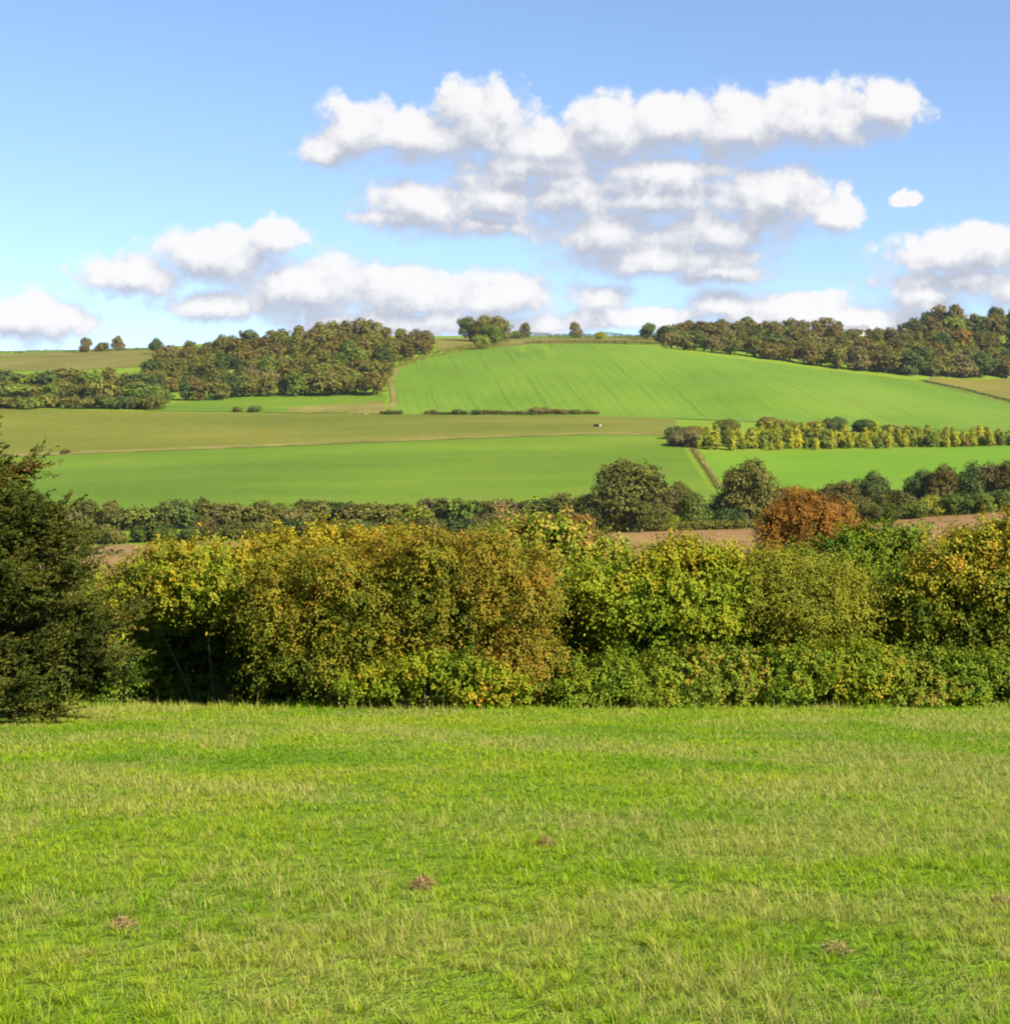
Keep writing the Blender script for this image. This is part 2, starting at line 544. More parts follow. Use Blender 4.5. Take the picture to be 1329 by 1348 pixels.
def grass_blades():
    Vs, tints, drys = [], [], []
    for d0, d1, dens, wid, hm in ((3.5, 9, 3400, 0.0040, 1.0), (9, 14, 2000, 0.0055, 1.0), (14, 22, 1000, 0.0085, 1.0), (22, 33, 480, 0.013, 1.0), (33, 43.5, 280, 0.018, 1.0)):
        hw = 0.40 * d1 + 1.5
        n = int(dens * 2 * hw * (d1 - d0))
        x = rng.uniform(-hw, hw, n)
        y = rng.uniform(d0, d1, n)
        keep = np.abs(x) < 0.40 * y + 1.5
        x, y = x[keep], y[keep]
        # blades gather into tufts that fan outwards, over a thinner carpet between them
        n = len(x)
        cell = 0.15
        tr = np.random.default_rng(5)
        jx, jy = tr.random((512, 512)), tr.random((512, 512))
        ci, cj = np.floor(x / cell).astype(int), np.floor(y / cell).astype(int)
        tx = (ci + jx[ci % 512, cj % 512]) * cell
        ty = (cj + jy[ci % 512, cj % 512]) * cell
        inb = rng.random(n) < 0.62
        x = np.where(inb, tx + rng.normal(size=n) * 0.026, x)
        y = np.where(inb, ty + rng.normal(size=n) * 0.026, y)
        tid = tr.random((512, 512))[ci % 512, cj % 512]
        tuft = 0.45 * vnoise(x, y, 0.6, 3) + 0.55 * tid
        sx0, sy0 = np.where(inb, tx, x), np.where(inb, ty, y)
        dryp = 0.36 * vnoise(sx0, sy0 * 0.8, 2.6, 11) + 0.32 * vnoise(sx0, sy0 * 0.8, 0.9, 12) + 0.16 * vnoise(sx0, sy0 * 0.7, 7.0, 13) + 0.18 * tr.random((512, 512))[ci % 512, cj % 512]
        pd = 0.05 + 0.72 * sstep(0.455, 0.60, dryp + 0.07 * sstep(10, 5, y) + 0.12 * sstep(2.2, 0.3, np.hypot(x + 2.2, (y - 6.9) * 1.6)))
        dry = (rng.random(n) < pd).astype(float) * rng.uniform(0.45, 1, n)
        h = (0.020 + 0.052 * sstep(0.25, 0.85, tuft)) * rng.uniform(0.6, 1.35, n) * hm * np.where(inb, 1.0, 0.75)
        tall = (dry > 0) & (rng.random(n) < 0.22)
        h = np.where(tall, h * rng.uniform(1.2, 1.9, n) + 0.02, h)
        th = np.where(inb, np.arctan2(y - ty, x - tx) + rng.normal(size=n) * 0.5, rng.uniform(0, 2 * np.pi, n))
        lean = rng.uniform(0.5, 2.0, n) * h
        dx, dy = np.cos(th), np.sin(th)
        sx, sy = -dy, dx
        w = wid * rng.uniform(0.7, 1.4, n) * np.where(dry > 0, 0.75, 1)
        z = terrain(x, y) - 0.005
        foot = (y > 37.6 + 0.35 * np.sin(x * 1.9) + 0.3 * np.sin(x * 0.7)) & (rng.random(n) < 0.7)     # uncut fringe along the hedge foot
        h = np.where(foot, h * rng.uniform(1.5, 3.2, n), h)
        B = np.empty((n, 5, 3), np.float32)
        B[:, 0] = np.stack([x - sx*w*.5, y - sy*w*.5, z], 1)
        B[:, 1] = np.stack([x + sx*w*.5, y + sy*w*.5, z], 1)
        mx, my, mz = x + dx*lean*.35, y + dy*lean*.35, z + h*.62
        B[:, 2] = np.stack([mx + sx*w*.42, my + sy*w*.42, mz], 1)
        B[:, 3] = np.stack([mx - sx*w*.42, my - sy*w*.42, mz], 1)
        B[:, 4] = np.stack([x + dx*lean, y + dy*lean, z + h * rng.uniform(0.75, 1.0, n)], 1)
        Vs.append(B.reshape(-1, 3))
        patch = 0.30 * vnoise(x, y, 3.0, 21) + 0.30 * vnoise(x, y * 0.6, 0.9, 22) + 0.18 * vnoise(x, y, 8, 23) + 0.22 * tid
        tint = np.clip(0.50 + 2.6 * (patch - 0.5) + 0.14 * rng.normal(size=n), 0, 1)
        tints.append(np.repeat(tint, 5))
        drys.append(np.repeat(dry, 5))
    V = np.concatenate(Vs)
    nb = len(V) // 5
    b = np.arange(nb, dtype=np.int32)[:, None] * 5
    T = np.concatenate([b + np.array([0, 1, 2]), b + np.array([0, 2, 3]), b + np.array([3, 2, 4])], 1).reshape(-1, 3)
    m, nt = new_mat('meadow_grass')
    at = nd(nt, 'ShaderNodeAttribute', attribute_name='tint')
    ad = nd(nt, 'ShaderNodeAttribute', attribute_name='dry')
    green = ramp(nt, at.outputs['Fac'], [(0.05, (0.098, 0.205, 0.0040)), (0.4, (0.155, 0.263, 0.0050)), (0.75, (0.206, 0.293, 0.0070)), (1.0, (0.256, 0.298, 0.0180))])
    col = mixc(nt, ad.outputs['Fac'], green, (0.33, 0.29, 0.085))
    surface(nt, col, 0.55, 0.6, 0.10)
    o = add('grass', mesh_from('grass', V, T, m, {'tint': np.concatenate(tints), 'dry': np.concatenate(drys)}))
    o['kind'] = 'stuff'
    o['label'] = 'short sunlit meadow grass with dry straw patches'
    o['category'] = 'grass'


grass_blades()


def dry_clump(px, py, size, label, red):
    """a low heap of dead grass lying in the meadow"""
    d = 1.6 / ((py - HOR) / FPX - 0.145)
    x = (px - CX) / FPX * d
    n = 300
    size *= .8
    a = rng.uniform(0, 2*np.pi, n)
    r = np.sqrt(rng.random(n)) * size
    P = np.stack([np.cos(a)*r*1.2, np.sin(a)*r, (1 - (r/size)**2) * size * 0.9 * rng.random(n)], 1)
    D = unit(rng.normal(size=(n, 3)) * np.array([1, 1, .6]) + np.array([0.2, 0, .2]))
    N = unit(rng.normal(size=(n, 3)) * .5 + np.array([0, 0, 1]))
    o = thing('dry_grass_clump', label, 'dry grass', (x, d, ground(x, d) + 0.02), 0, 'clumps of dead grass in the meadow',
              leaf_mesh('dry_grass_clump', M_DRY[red], P, D, N, rng.uniform(.4, 1.0, n)*size, rng.uniform(.05, .10, n)*size, rng.random(n)))
    return o


M_DRY = [leaf_mat('dead_grass', [(0.1, (0.11, 0.09, 0.025)), (0.9, (0.27, 0.22, 0.08))], 0.3, 3, 0.2),
         leaf_mat('rusty_dead_grass', [(0.1, (0.12, 0.07, 0.025)), (0.9, (0.30, 0.20, 0.09))], 0.3, 3, 0.2)]
dry_clump(719, 1123, 0.082, 'pinkish dead grass clump furthest out in the open meadow', 1)
dry_clump(556, 1178, 0.088, 'reddish dead grass clump left of the meadow centre', 1)
dry_clump(160, 1228, 0.068, 'small rusty dead grass clump in bright grass at lower left', 1)
dry_clump(1100, 1272, 0.075, 'brown dead grass clump nearest the bottom right of the meadow', 0)
dry_clump(1318, 1206, 0.068, 'brown dead grass clump at the right edge of the meadow', 0)

# ------------------------------------------------------------------ foreground hedge: shrubs and small trees
def clumped(L, k=8, size=.42, seed=0, up=0.25, core=.72):
    """break big lobes into a core and boughs, so that the crown reads as clumps with gaps"""
    rg = np.random.default_rng(seed)
    out = []
    for l in L:
        out.append((l[0], l[1], l[2], l[3] * core, l[4] * core, l[5] * core))
        for _ in range(k):
            d = rg.normal(size=3)
            d /= np.linalg.norm(d)
            d[2] += up
            f = rg.uniform(.62, .82)
            q = size * rg.uniform(.65, 1.2)
            out.append((l[0] + d[0]*l[3]*f, l[1] + d[1]*l[4]*f, l[2] + d[2]*l[5]*f, l[3]*q, l[4]*q, l[5]*q*.85))
    return np.array(out)


def px_lobes(lobes, d0, depth=0.9):
    out = []
    for l in lobes:
        px, py, rx, ry = l[:4]
        dd = d0 + (l[4] if len(l) > 4 else 0)
        s = dd / FPX
        out.append(((px - CX) * s, dd, -(py - HOR) * s, rx * s, max(rx, ry) * s * depth, ry * s))
    return np.array(out)


def shrub(name, label, cat, lobes, d0, mat, n=1800, per=16, leaf=0.10, asp=0.62, spray=0.5, up=0.5, droop=0.25, spread=0.13, group=None,
          stems=6, shell=0.35, flat=0.6, lump_amp=0.22, core=.72, leaders=110, low=0.45, base_px=None, depth=0.9, lower=0, inner=0.18, stem_r=0.05, part='foliage', clumps=8, csize=.42):
    lobes = [(l[0], l[1] + lower * (l[1] < 800), *l[2:]) for l in lobes]
    L = px_lobes(lobes, d0, depth)
    w = L[:, 3] * L[:, 5]
    bx = float((L[:, 0] * w).sum() / w.sum()) if base_px is None else (base_px - CX) / FPX * d0
    by = float((L[:, 1] * w).sum() / w.sum())
    bz = ground(bx, by)
    L[:, 0] -= bx
    L[:, 1] -= by
    L[:, 2] -= bz
    seed = int(rng.integers(1e6))
    P, D, N, t = crown_points(clumped(L, clumps, csize, seed, .25, core), n, spray, per, up, droop, spread, shell, low, None, lump_amp, flat, inner, seed)
    if leaders:
        P2, D2, N2, t2 = crown_points(L, leaders, spray * 1.5, 22, 1.6, 0.05, .05, .12, 1.0, None, lump_amp, flat, 0, seed)
        P, D, N, t = (np.concatenate(q) for q in ((P, P2), (D, D2), (N, N2), (t, t2)))
    gz = terrain(P[:, 0] + bx, P[:, 1] + by) - bz
    k = P[:, 2] > gz + 0.02
    P, D, N, t = P[k], D[k], N[k], t[k]
    m = len(P)
    ll = leaf * rng.uniform(0.65, 1.3, m)
    root = thing(name, label, cat, (bx, by, bz), 0, group)
    add(part, leaf_mesh(part, mat, P, D, N, ll, ll * asp * rng.uniform(.8, 1.2, m), t), root)
    tubes = []
    for i in range(stems):
        l = L[i % len(L)]
        e = np.array([l[0] + rng.normal() * l[3] * .35, l[1] + rng.normal() * l[4] * .35, l[2] + rng.uniform(0, .6) * l[5]])
        s = np.array([e[0] * .25 + rng.normal() * .12, e[1] * .25 + rng.normal() * .12, -0.15])
        tt = np.linspace(0, 1, 7)[:, None]
        c = s * (1 - tt) + e * tt
        c[:, :2] += np.sin(tt * np.pi) * rng.normal(size=2) * 0.15
        c[:, 2:] += np.sin(tt * np.pi) * 0.15
        tubes.append((c, np.linspace(stem_r, stem_r * .2, 7) * rng.uniform(.7, 1.3), 7))
    add('stem' if cat in ('shrub', 'bush') else 'trunk', tubes_mesh('stem', tubes, BARK), root)
    return root


GRN0, GRN1, GRN2 = (0.027, 0.062, 0.0051), (0.063, 0.125, 0.0076), (0.140, 0.206, 0.0119)
YEL, GOLD, ORG, RUST, BRN = (0.235, 0.205, 0.012), (0.315, 0.215, 0.012), (0.42, 0.21, 0.015), (0.225, 0.10, 0.0136), (0.085, 0.060, 0.022)
M_MAPLE_L = leaf_mat('field_maple_leaves', [(0.0, GRN1), (0.4, GRN2), (0.8, YEL), (1.0, GOLD)], 0.45, 0.55, 0.45, 0, (0.5, 4.5, 0.25))
M_MAPLE_Y = leaf_mat('golden_maple_leaves', [(0.0, GRN1), (0.3, (0.171, 0.206, 0.0119)), (0.6, YEL), (1.0, GOLD)], 0.4, 0.6, 0.45, 0, (1.0, 4.2, 0.3))
M_HAW = leaf_mat('hawthorn_leaves', [(0.0, (0.038, 0.068, 0.0053)), (0.35, (0.100, 0.119, 0.0077)), (0.65, (0.174, 0.156, 0.0107)), (0.88, (0.237, 0.165, 0.0122)), (1.0, RUST)], 0.45, 0.6, 0.4, 0, (0.3, 4.4, 0.14))
M_HAWR = leaf_mat('rusty_hawthorn_leaves', [(0.0, (0.066, 0.107, 0.0077)), (0.3, (0.137, 0.149, 0.0107)), (0.6, (0.203, 0.152, 0.0131)), (0.85, (0.241, 0.134, 0.0138)), (1.0, (0.285, 0.116, 0.0192))], 0.5, 0.8, 0.4, 0)
M_SYC = leaf_mat('sycamore_leaves', [(0.0, GRN0), (0.3, GRN1), (0.6, (0.152, 0.194, 0.0136)), (0.88, (0.281, 0.237, 0.0238)), (1.0, (0.439, 0.213, 0.0553))], 0.5, 0.8, 0.4, 0, (2.0, 5.0, 0.2))
M_YG = leaf_mat('yellow_green_leaves', [(0.0, GRN1), (0.3, (0.122, 0.173, 0.0084)), (0.6, (0.220, 0.247, 0.0107)), (0.85, YEL), (1.0, GOLD)], 0.5, 0.7, 0.45, 0, (0.5, 4.3, 0.15))
M_OLV = leaf_mat('willow_leaves', [(0.0, (0.079, 0.099, 0.0092)), (0.5, (0.171, 0.172, 0.0122)), (1.0, (0.256, 0.233, 0.0168))], 0.4, 0.7, 0.4, 0)
M_OAKY = leaf_mat('tawny_leaves', [(0.0, GRN0), (0.35, (0.096, 0.132, 0.0093)), (0.65, (0.208, 0.202, 0.0119)), (0.92, (0.303, 0.232, 0.0136)), (1.0, (0.359, 0.184, 0.0170))], 0.5, 0.9, 0.4, 0, (0.8, 4.5, 0.22))
M_BEHIND = leaf_mat('hazel_leaves', [(0.0, GRN0), (0.4, (0.081, 0.131, 0.0085)), (0.75, (0.159, 0.194, 0.0119)), (1.0, (0.244, 0.231, 0.0187))], 0.5, 0.7, 0.4, 0)
M_BRAM = leaf_mat('bramble_leaves', [(0.0, (0.049, 0.089, 0.0061)), (0.4, (0.100, 0.152, 0.0082)), (0.75, (0.171, 0.204, 0.0102)), (0.93, (0.244, 0.177, 0.0150)), (1.0, RUST)], 0.45, 1.1, 0.4, 0.05)
M_BRAMR = leaf_mat('reddening_bramble_leaves', [(0.0, (0.061, 0.106, 0.0085)), (0.45, (0.128, 0.175, 0.0119)), (0.75, (0.201, 0.188, 0.0170)), (1.0, (0.293, 0.119, 0.0213))], 0.5, 1.0, 0.4, 0.05)
M_FOOT = leaf_mat('hedge_foot_leaves', [(0.0, GRN1), (0.4, (0.133, 0.181, 0.0082)), (0.8, (0.232, 0.225, 0.0102)), (1.0, ORG)], 0.5, 1.2, 0.45, 0)
M_ORANGE = leaf_mat('copper_beech_leaves', [(0.0, (0.086, 0.058, 0.0096)), (0.35, (0.180, 0.085, 0.0112)), (0.7, (0.243, 0.100, 0.0112)), (1.0, (0.243, 0.146, 0.0160))], 0.55, 0.22, 0.3, 0)
M_YEW = leaf_mat('yew_needles', [(0.0, (0.021, 0.030, 0.0040)), (0.5, (0.050, 0.060, 0.0060)), (0.93, (0.087, 0.087, 0.0100)), (1.0, (0.134, 0.073, 0.0200))], 0.4, 1.3, 0.25, 0)

HG = 'shrubs and small trees of the meadow hedge'
shrub('field_maple', 'yellow topped field maple between the dark yew and the black hollow in the hedge', 'tree',
      [(190, 800, 50, 60), (255, 745, 62, 42), (215, 770, 55, 50), (150, 860, 40, 60), (300, 760, 40, 40), (330, 745, 35, 35, 1.5), (240, 800, 60, 45, 2.5), (150, 790, 40, 60, 1), (145, 880, 40, 50, 1), (120, 840, 40, 60, 1.5), (290, 770, 50, 40, -1.2), (240, 765, 50, 40, -1.0)],  # last two lobes stand nearer, added to shade the hollow
      42.5, M_MAPLE_L, 2800, 20, 0.10, 0.7, 0.5, 0.6, 0.25, base_px=285, group=HG, lower=10, stems=2, stem_r=.03)
shrub('hazel', 'added hazel backing that keeps the hollow under the field maple black', 'shrub',  # foliage added to close the hollow from behind so it goes dark
      [(250, 855, 75, 85), (300, 845, 50, 90), (200, 885, 55, 55), (350, 850, 60, 85, 1), (260, 910, 110, 40), (340, 900, 70, 50), (430, 890, 60, 50), (520, 895, 60, 45)],
      46.2, M_BEHIND, 4200, 14, 0.15, 0.8, 0.45, 0.2, 0.3, group=HG, inner=.45, low=.2, stems=3, clumps=4)
shrub('hazel', 'dark hazel mostly hidden behind the lower half of the yew', 'shrub',
      [(40, 850, 75, 72), (-30, 840, 80, 80), (105, 870, 50, 58), (60, 905, 70, 35)], 43.0, M_BEHIND, 2600, 14, 0.12, 0.7, 0.45, 0.3, 0.3, group=HG, stems=3)
shrub('field_maple', 'golden maple rising behind the left half of the big hawthorn', 'tree',
      [(400, 755, 62, 42), (480, 757, 62, 42), (352, 780, 50, 46), (545, 770, 45, 40), (440, 810, 90, 60), (430, 728, 34, 24), (500, 735, 34, 24), (370, 735, 28, 22)],
      42.8, M_MAPLE_Y, 3000, 20, 0.10, 0.7, 0.6, 0.8, 0.2, group=HG, lower=2)
shrub('hawthorn', 'largest olive hawthorn standing right beside the black hollow', 'shrub',
      [(430, 815, 105, 80), (375, 855, 62, 62), (500, 790, 85, 72), (560, 800, 80, 85), (470, 872, 90, 52), (350, 800, 40, 45), (560, 870, 70, 55), (590, 755, 50, 45)],
      40.4, M_HAW, 5600, 20, 0.08, 0.62, 0.55, 0.12, 0.45, lump_amp=0.3, shell=.22, inner=.06, spread=.1, core=.6, clumps=9, csize=.40, group=HG)
shrub('hawthorn', 'rust tinged hawthorn at the right end of the big hawthorn mass', 'shrub',
      [(655, 820, 82, 85), (695, 860, 55, 62), (630, 765, 60, 50), (680, 790, 60, 60), (620, 870, 70, 50), (715, 890, 42, 35)],
      40.0, M_HAWR, 4200, 20, 0.075, 0.6, 0.55, 0.12, 0.45, lump_amp=0.25, shell=.22, inner=.06, spread=.1, core=.6, clumps=9, csize=.40, group=HG)
shrub('bramble', 'bright yellow green brambles along the foot of the rusty hawthorn', 'shrub',
      [(510, 905, 32, 24), (560, 898, 42, 32), (610, 902, 40, 30), (655, 908, 35, 24), (470, 912, 25, 18)],
      38.6, M_FOOT, 1500, 13, 0.085, 0.7, 0.3, 0.5, 0.3, group=HG, stem_r=0.02)
shrub('sycamore', 'pink tipped sycamore, tallest crown standing behind the rusty hawthorn', 'tree',
      [(700, 715, 55, 38), (725, 698, 35, 26), (650, 735, 50, 40), (755, 745, 50, 45), (785, 760, 48, 50), (700, 775, 80, 50), (600, 745, 42, 36), (800, 740, 28, 30)],
      44.5, M_SYC, 2900, 18, 0.11, 0.75, 0.6, 0.7, 0.2, group=HG, lower=18)
shrub('field_maple', 'broad yellow green maple in the middle of the right hand hedge', 'tree',
      [(850, 797, 68, 58), (915, 792, 52, 58), (805, 805, 42, 55), (880, 758, 34, 30), (905, 750, 24, 28), (950, 765, 26, 32), (830, 825, 55, 36), (910, 825, 60, 40), (955, 815, 32, 42)],
      42.0, M_YG, 3400, 20, 0.10, 0.7, 0.62, 0.7, 0.25, core=.62, clumps=8, csize=.42, shell=.25, inner=.08, group=HG)
shrub('willow', 'soft olive sallow with feathery twigs right of the yellow green maple', 'shrub',
      [(1030, 795, 60, 52), (1003, 755, 28, 28), (1085, 800, 55, 50), (1120, 812, 50, 42), (1050, 828, 70, 32), (985, 805, 28, 48)],
      42.3, M_OLV, 3000, 22, 0.10, 0.42, 0.75, 0.6, 0.25, group=HG, lower=12)
shrub('hazel', 'mid green hazel behind the sallow, just below the orange beech', 'tree',
      [(1110, 757, 60, 38), (1170, 722, 45, 30), (1060, 772, 38, 34), (1150, 782, 75, 42), (1195, 765, 40, 48), (1130, 728, 26, 20)],
      45.5, M_BEHIND, 2300, 16, 0.11, 0.65, 0.55, 0.7, 0.2, group=HG)
shrub('oak', 'tawny gold young oak at the right end of the hedge', 'tree',
      [(1235, 750, 52, 36), (1290, 722, 46, 32), (1215, 790, 45, 42), (1330, 760, 50, 60), (1285, 790, 60, 50), (1340, 702, 30, 24), (1370, 740, 60, 70), (1240, 835, 55, 32), (1320, 840, 60, 36)],
      41.8, M_OAKY, 3300, 17, 0.105, 0.6, 0.48, 0.4, 0.3, lump_amp=0.35, group=HG, lower=5, core=.6, clumps=8, shell=.25, inner=.08)
shrub('hazel', 'shaded dark hazel below the tawny oak, behind the brambles', 'shrub',
      [(1200, 840, 60, 50), (1270, 850, 70, 50), (1340, 850, 60, 50), (900, 860, 70, 40), (820, 850, 60, 45), (1000, 855, 60, 40), (1100, 855, 60, 40), (760, 845, 50, 55), (700, 860, 60, 55)],
      44.0, M_BEHIND, 3600, 14, 0.12, 0.7, 0.45, 0.2, 0.3, group=HG)
for i, (px, tp, mt, lb) in enumerate([
        (785, 868, M_BRAM, 'leafy green bramble bush touching the right side of the rusty hawthorn'),
        (870, 866, M_BRAM, 'green bramble bush in front of the broad yellow green maple'),
        (955, 864, M_BRAMR, 'reddening bramble bush under the gap between the maple and sallow'),
        (1045, 860, M_BRAM, 'green bramble bush in front of the olive sallow'),
        (1125, 850, M_FOOT, 'tallest bramble bush, bright yellow green, between the sallow and oak'),
        (1205, 868, M_BRAMR, 'rust flecked bramble bush at the left foot of the tawny oak'),
        (1290, 866, M_BRAM, 'green bramble bush in front of the tawny oak'),
        (1375, 862, M_BRAM, 'green bramble bush running out past the tawny oak at the frame edge')]):
    shrub('bramble', lb, 'shrub', [(px - 25, tp + 38, 42, 36), (px + 25, tp + 34, 42, 36), (px, tp + 44, 60, 26), (px + 8, tp + 18, 24, 20), (px, tp + 52, 55, 22, -0.6)], 39.6, mt,
          1500, 15, 0.085, 0.72, 0.3, 0.45, 0.35, group='bramble bushes along the right hedge foot', stem_r=0.02)

# orange beech down the slope behind the hedge
shrub('beech', 'orange copper beech with a rounded crown down the slope behind the hedge', 'tree',
      [(1060, 690, 52, 34), (1025, 705, 38, 38), (1095, 700, 40, 36), (1050, 665, 38, 20), (1075, 725, 60, 40), (1015, 740, 30, 40), (1060, 770, 55, 50), (1118, 715, 22, 28)],
      180.0, M_ORANGE, 8000, 16, 0.20, 0.85, 1.1, 0.15, 0.35, stems=9, stem_r=0.35, base_px=1062, lump_amp=0.14, lower=5, leaders=0)


# the dark yew at the left
def yew():
    d0 = 33.0
    px = -75
    bx = (px - CX) / FPX * d0
    bz = ground(bx, d0)
    root = thing('yew_tree', 'dark drooping yew tree at the left edge of the meadow', 'tree', (bx, d0, bz))
    H = 6.9
    nb = 200
    tubes = [(np.array([[0, 0, -0.2], [0.05, 0, 1.5], [0.0, 0.05, 4], [0, 0, 6.5]]), np.array([.38, .3, .2, .03]), 10)]
    P, D, N, T = [], [], [], []
    for i in range(nb):
        h = 0.35 + (H - 0.6) * (i / nb) ** 1.25
        az = rng.uniform(0, 2*np.pi)
        prof = np.interp(h, [0.3, 1.2, 2.0, 2.8, 3.6, 4.4, 5.2, 5.9, 6.6], [3.6, 3.8, 3.6, 3.1, 2.6, 2.1, 1.4, 0.8, 0.2])
        ln = prof * rng.uniform(0.72, 1.07)
        rise = rng.uniform(0.10, 0.48) if h > 2 else rng.uniform(-0.05, 0.2)
        t = np.linspace(0, 1, 9)
        dirx, diry = math.cos(az), math.sin(az)
        bend = rng.normal() * 0.25
        path = np.stack([dirx * ln * t - diry * bend * t*t, diry * ln * t + dirx * bend * t*t, h + rise * ln * (t - 0.1 * t) - 0.34 * ln * t**2 * rng.uniform(.3, 1.2) + 0.26 * ln * t**3], 1)
        if i % 4 == 0:
            tubes.append((path, np.linspace(.055, .01, 9), 5))
        m = int(24 * ln)
        tt = rng.random(m) ** 0.55
        base = np.stack([np.interp(tt, t, path[:, k]) for k in range(3)], 1)
        side = np.array([-diry, dirx, 0])
        sg = rng.choice([-1, 1], m)[:, None]
        sdir = unit(np.array([dirx, diry, 0.10]) * 0.75 + side * sg * rng.uniform(.2, 1.0, (m, 1)) + rng.normal(size=(m, 3)) * np.array([.2, .2, .38]) + np.array([0, 0, .06]))
        sl = rng.uniform(.35, .95, m)
        per = 40
        j = np.repeat(np.arange(m), per)
        u = rng.random(m * per)
        p = base[j] + sdir[j] * (sl[j] * u)[:, None]
        p[:, 2] += (0.22 * u * u - 0.20 * u) * sl[j]
        p += rng.normal(size=p.shape) * (0.05 * (1.05 - u))[:, None]
        s2 = unit(np.cross(sdir[j], np.array([0, 0, 1.0])))
        dd = unit(sdir[j] * .8 + s2 * rng.choice([-1, 1], len(j))[:, None] * .75 + rng.normal(size=p.shape) * .3)
        P.append(p)
        D.append(dd)
        N.append(unit(rng.normal(size=p.shape) * .8 + np.array([0, 0, .6])))
        T.append(np.clip(.5 + .18 * rng.normal() + .14 * rng.normal(size=m)[j] + .12 * rng.normal(size=len(j)), 0, 1))
    P, D, N, T = map(np.concatenate, (P, D, N, T))
    g = terrain(P[:, 0] + bx, P[:, 1] + d0) - bz
    k = (P[:, 2] > g + 0.05) & (P[:, 0] > -2.2)
    P, D, N, T = P[k], D[k], N[k], T[k]
    n = len(P)
    ll = rng.uniform(.06, .12, n)
    add('foliage', leaf_mesh('yew_foliage', M_YEW, P, D, N, ll, ll * .42, T), root)
    add('trunk', tubes_mesh('yew_trunk', tubes, BARK), root)


yew()

# ------------------------------------------------------------------ distant trees: shape variants, each with a trunk and a crown
def tree_variant(kind, seed):
    """unit tree, height 1; returns (crown arrays, trunk tubes)"""
    rg = np.random.default_rng(seed)
    if kind == 'broad':
        lob = [(0, 0, .52, .33, .33, .40)]
        for k in range(13):
            a = k * 2.4 + rg.uniform(-.5, .5)
            r = rg.uniform(.20, .33)
            z = rg.uniform(.17, .80)
            s = rg.uniform(.13, .21)
            lob.append((math.cos(a) * r * (1.15 - abs(z - .5)), math.sin(a) * r * (1.15 - abs(z - .5)), z, s, s, s * .85))
        lob.append((rg.normal() * .05, rg.normal() * .05, .86, .16, .16, .13))
        n, per, spray, up, droop = 520, 9, .07, .35, .25
    elif kind == 'tall':
        lob = [(0, 0, .52, .23, .23, .44)]
        for k in range(8):
            a = k * 2.4 + rg.uniform(-.5, .5)
            z = .16 + k * .09
            s = rg.uniform(.10, .15)
            lob.append((math.cos(a) * .15, math.sin(a) * .15, z, s, s, s * 1.1))
        lob.append((0, 0, .88, .12, .12, .12))
        n, per, spray, up, droop = 420, 9, .07, .5, .2
    elif kind == 'bush':
        lob = [(0, 0, .42, .42, .42, .40)]
        for k in range(8):
            a = k * 2.4 + rg.uniform(-.6, .6)
            r = rg.uniform(.25, .5)
            s = rg.uniform(.2, .32)
            lob.append((math.cos(a) * r, math.sin(a) * r, rg.uniform(.2, .62), s, s, s * .9))
        n, per, spray, up, droop = 420, 9, .10, .4, .3
    elif kind == 'cone':
        lob = []
        for k in range(9):
            z = .12 + k * .095
            r = .235 * (1 - z) + .045
            a = k * 2.4
            lob.append((math.cos(a) * .03, math.sin(a) * .03, z, r, r, .11))
        n, per, spray, up, droop = 200, 8, .07, .2, .3
    elif kind == 'poplar':
        lob = []
        for k in range(7):
            z = .12 + k * .125
            r = .23 * math.sin(math.pi * (.28 + .66 * (k + .6) / 7.2))
            lob.append((rg.normal() * .025, rg.normal() * .025, z, r, r, .12))
        n, per, spray, up, droop = 280, 8, .10, .8, .1
    return lob, n, per, spray, up, droop


def variant_meshes(kind, seed, leafsize, dens=1.0):
    lob, n, per, spray, up, droop = tree_variant(kind, seed)
    rg = np.random.default_rng(seed + 99)
    P, D, N, t = crown_points(lob, int(n * dens), spray, per, up, droop, .22, .3, .35, rg, .22, .5, .12, seed)
    k = P[:, 2] > .015
    P, D, N, t = P[k], D[k], N[k], t[k]
    ll = leafsize * rg.uniform(.6, 1.35, len(P))
    cm = leaf_mesh('crown_' + kind, None, P, D, N, ll, ll * .72, t)
    tubes = [(np.array([[0, 0, -.04], [rg.normal() * .01, rg.normal() * .01, .25], [0, 0, .6], [.01, 0, .85]]), np.array([.034, .026, .014, .003]), 7)]
    for k in range(5):
        l = lob[rg.integers(1, len(lob))]
        z0 = rg.uniform(.15, .4)
        tubes.append((np.array([[0, 0, z0], [l[0]*.5, l[1]*.5, z0 * .5 + l[2] * .5 + .02], [l[0], l[1], l[2]]]), np.array([.016, .01, .003]), 5))
    tm = tubes_mesh('trunk_' + kind, tubes, BARK)
    return cm, tm


def far_mat(name, stops, vary=0.25):
    return leaf_mat(name, stops, 0.35, 3.0, 0.2, vary)


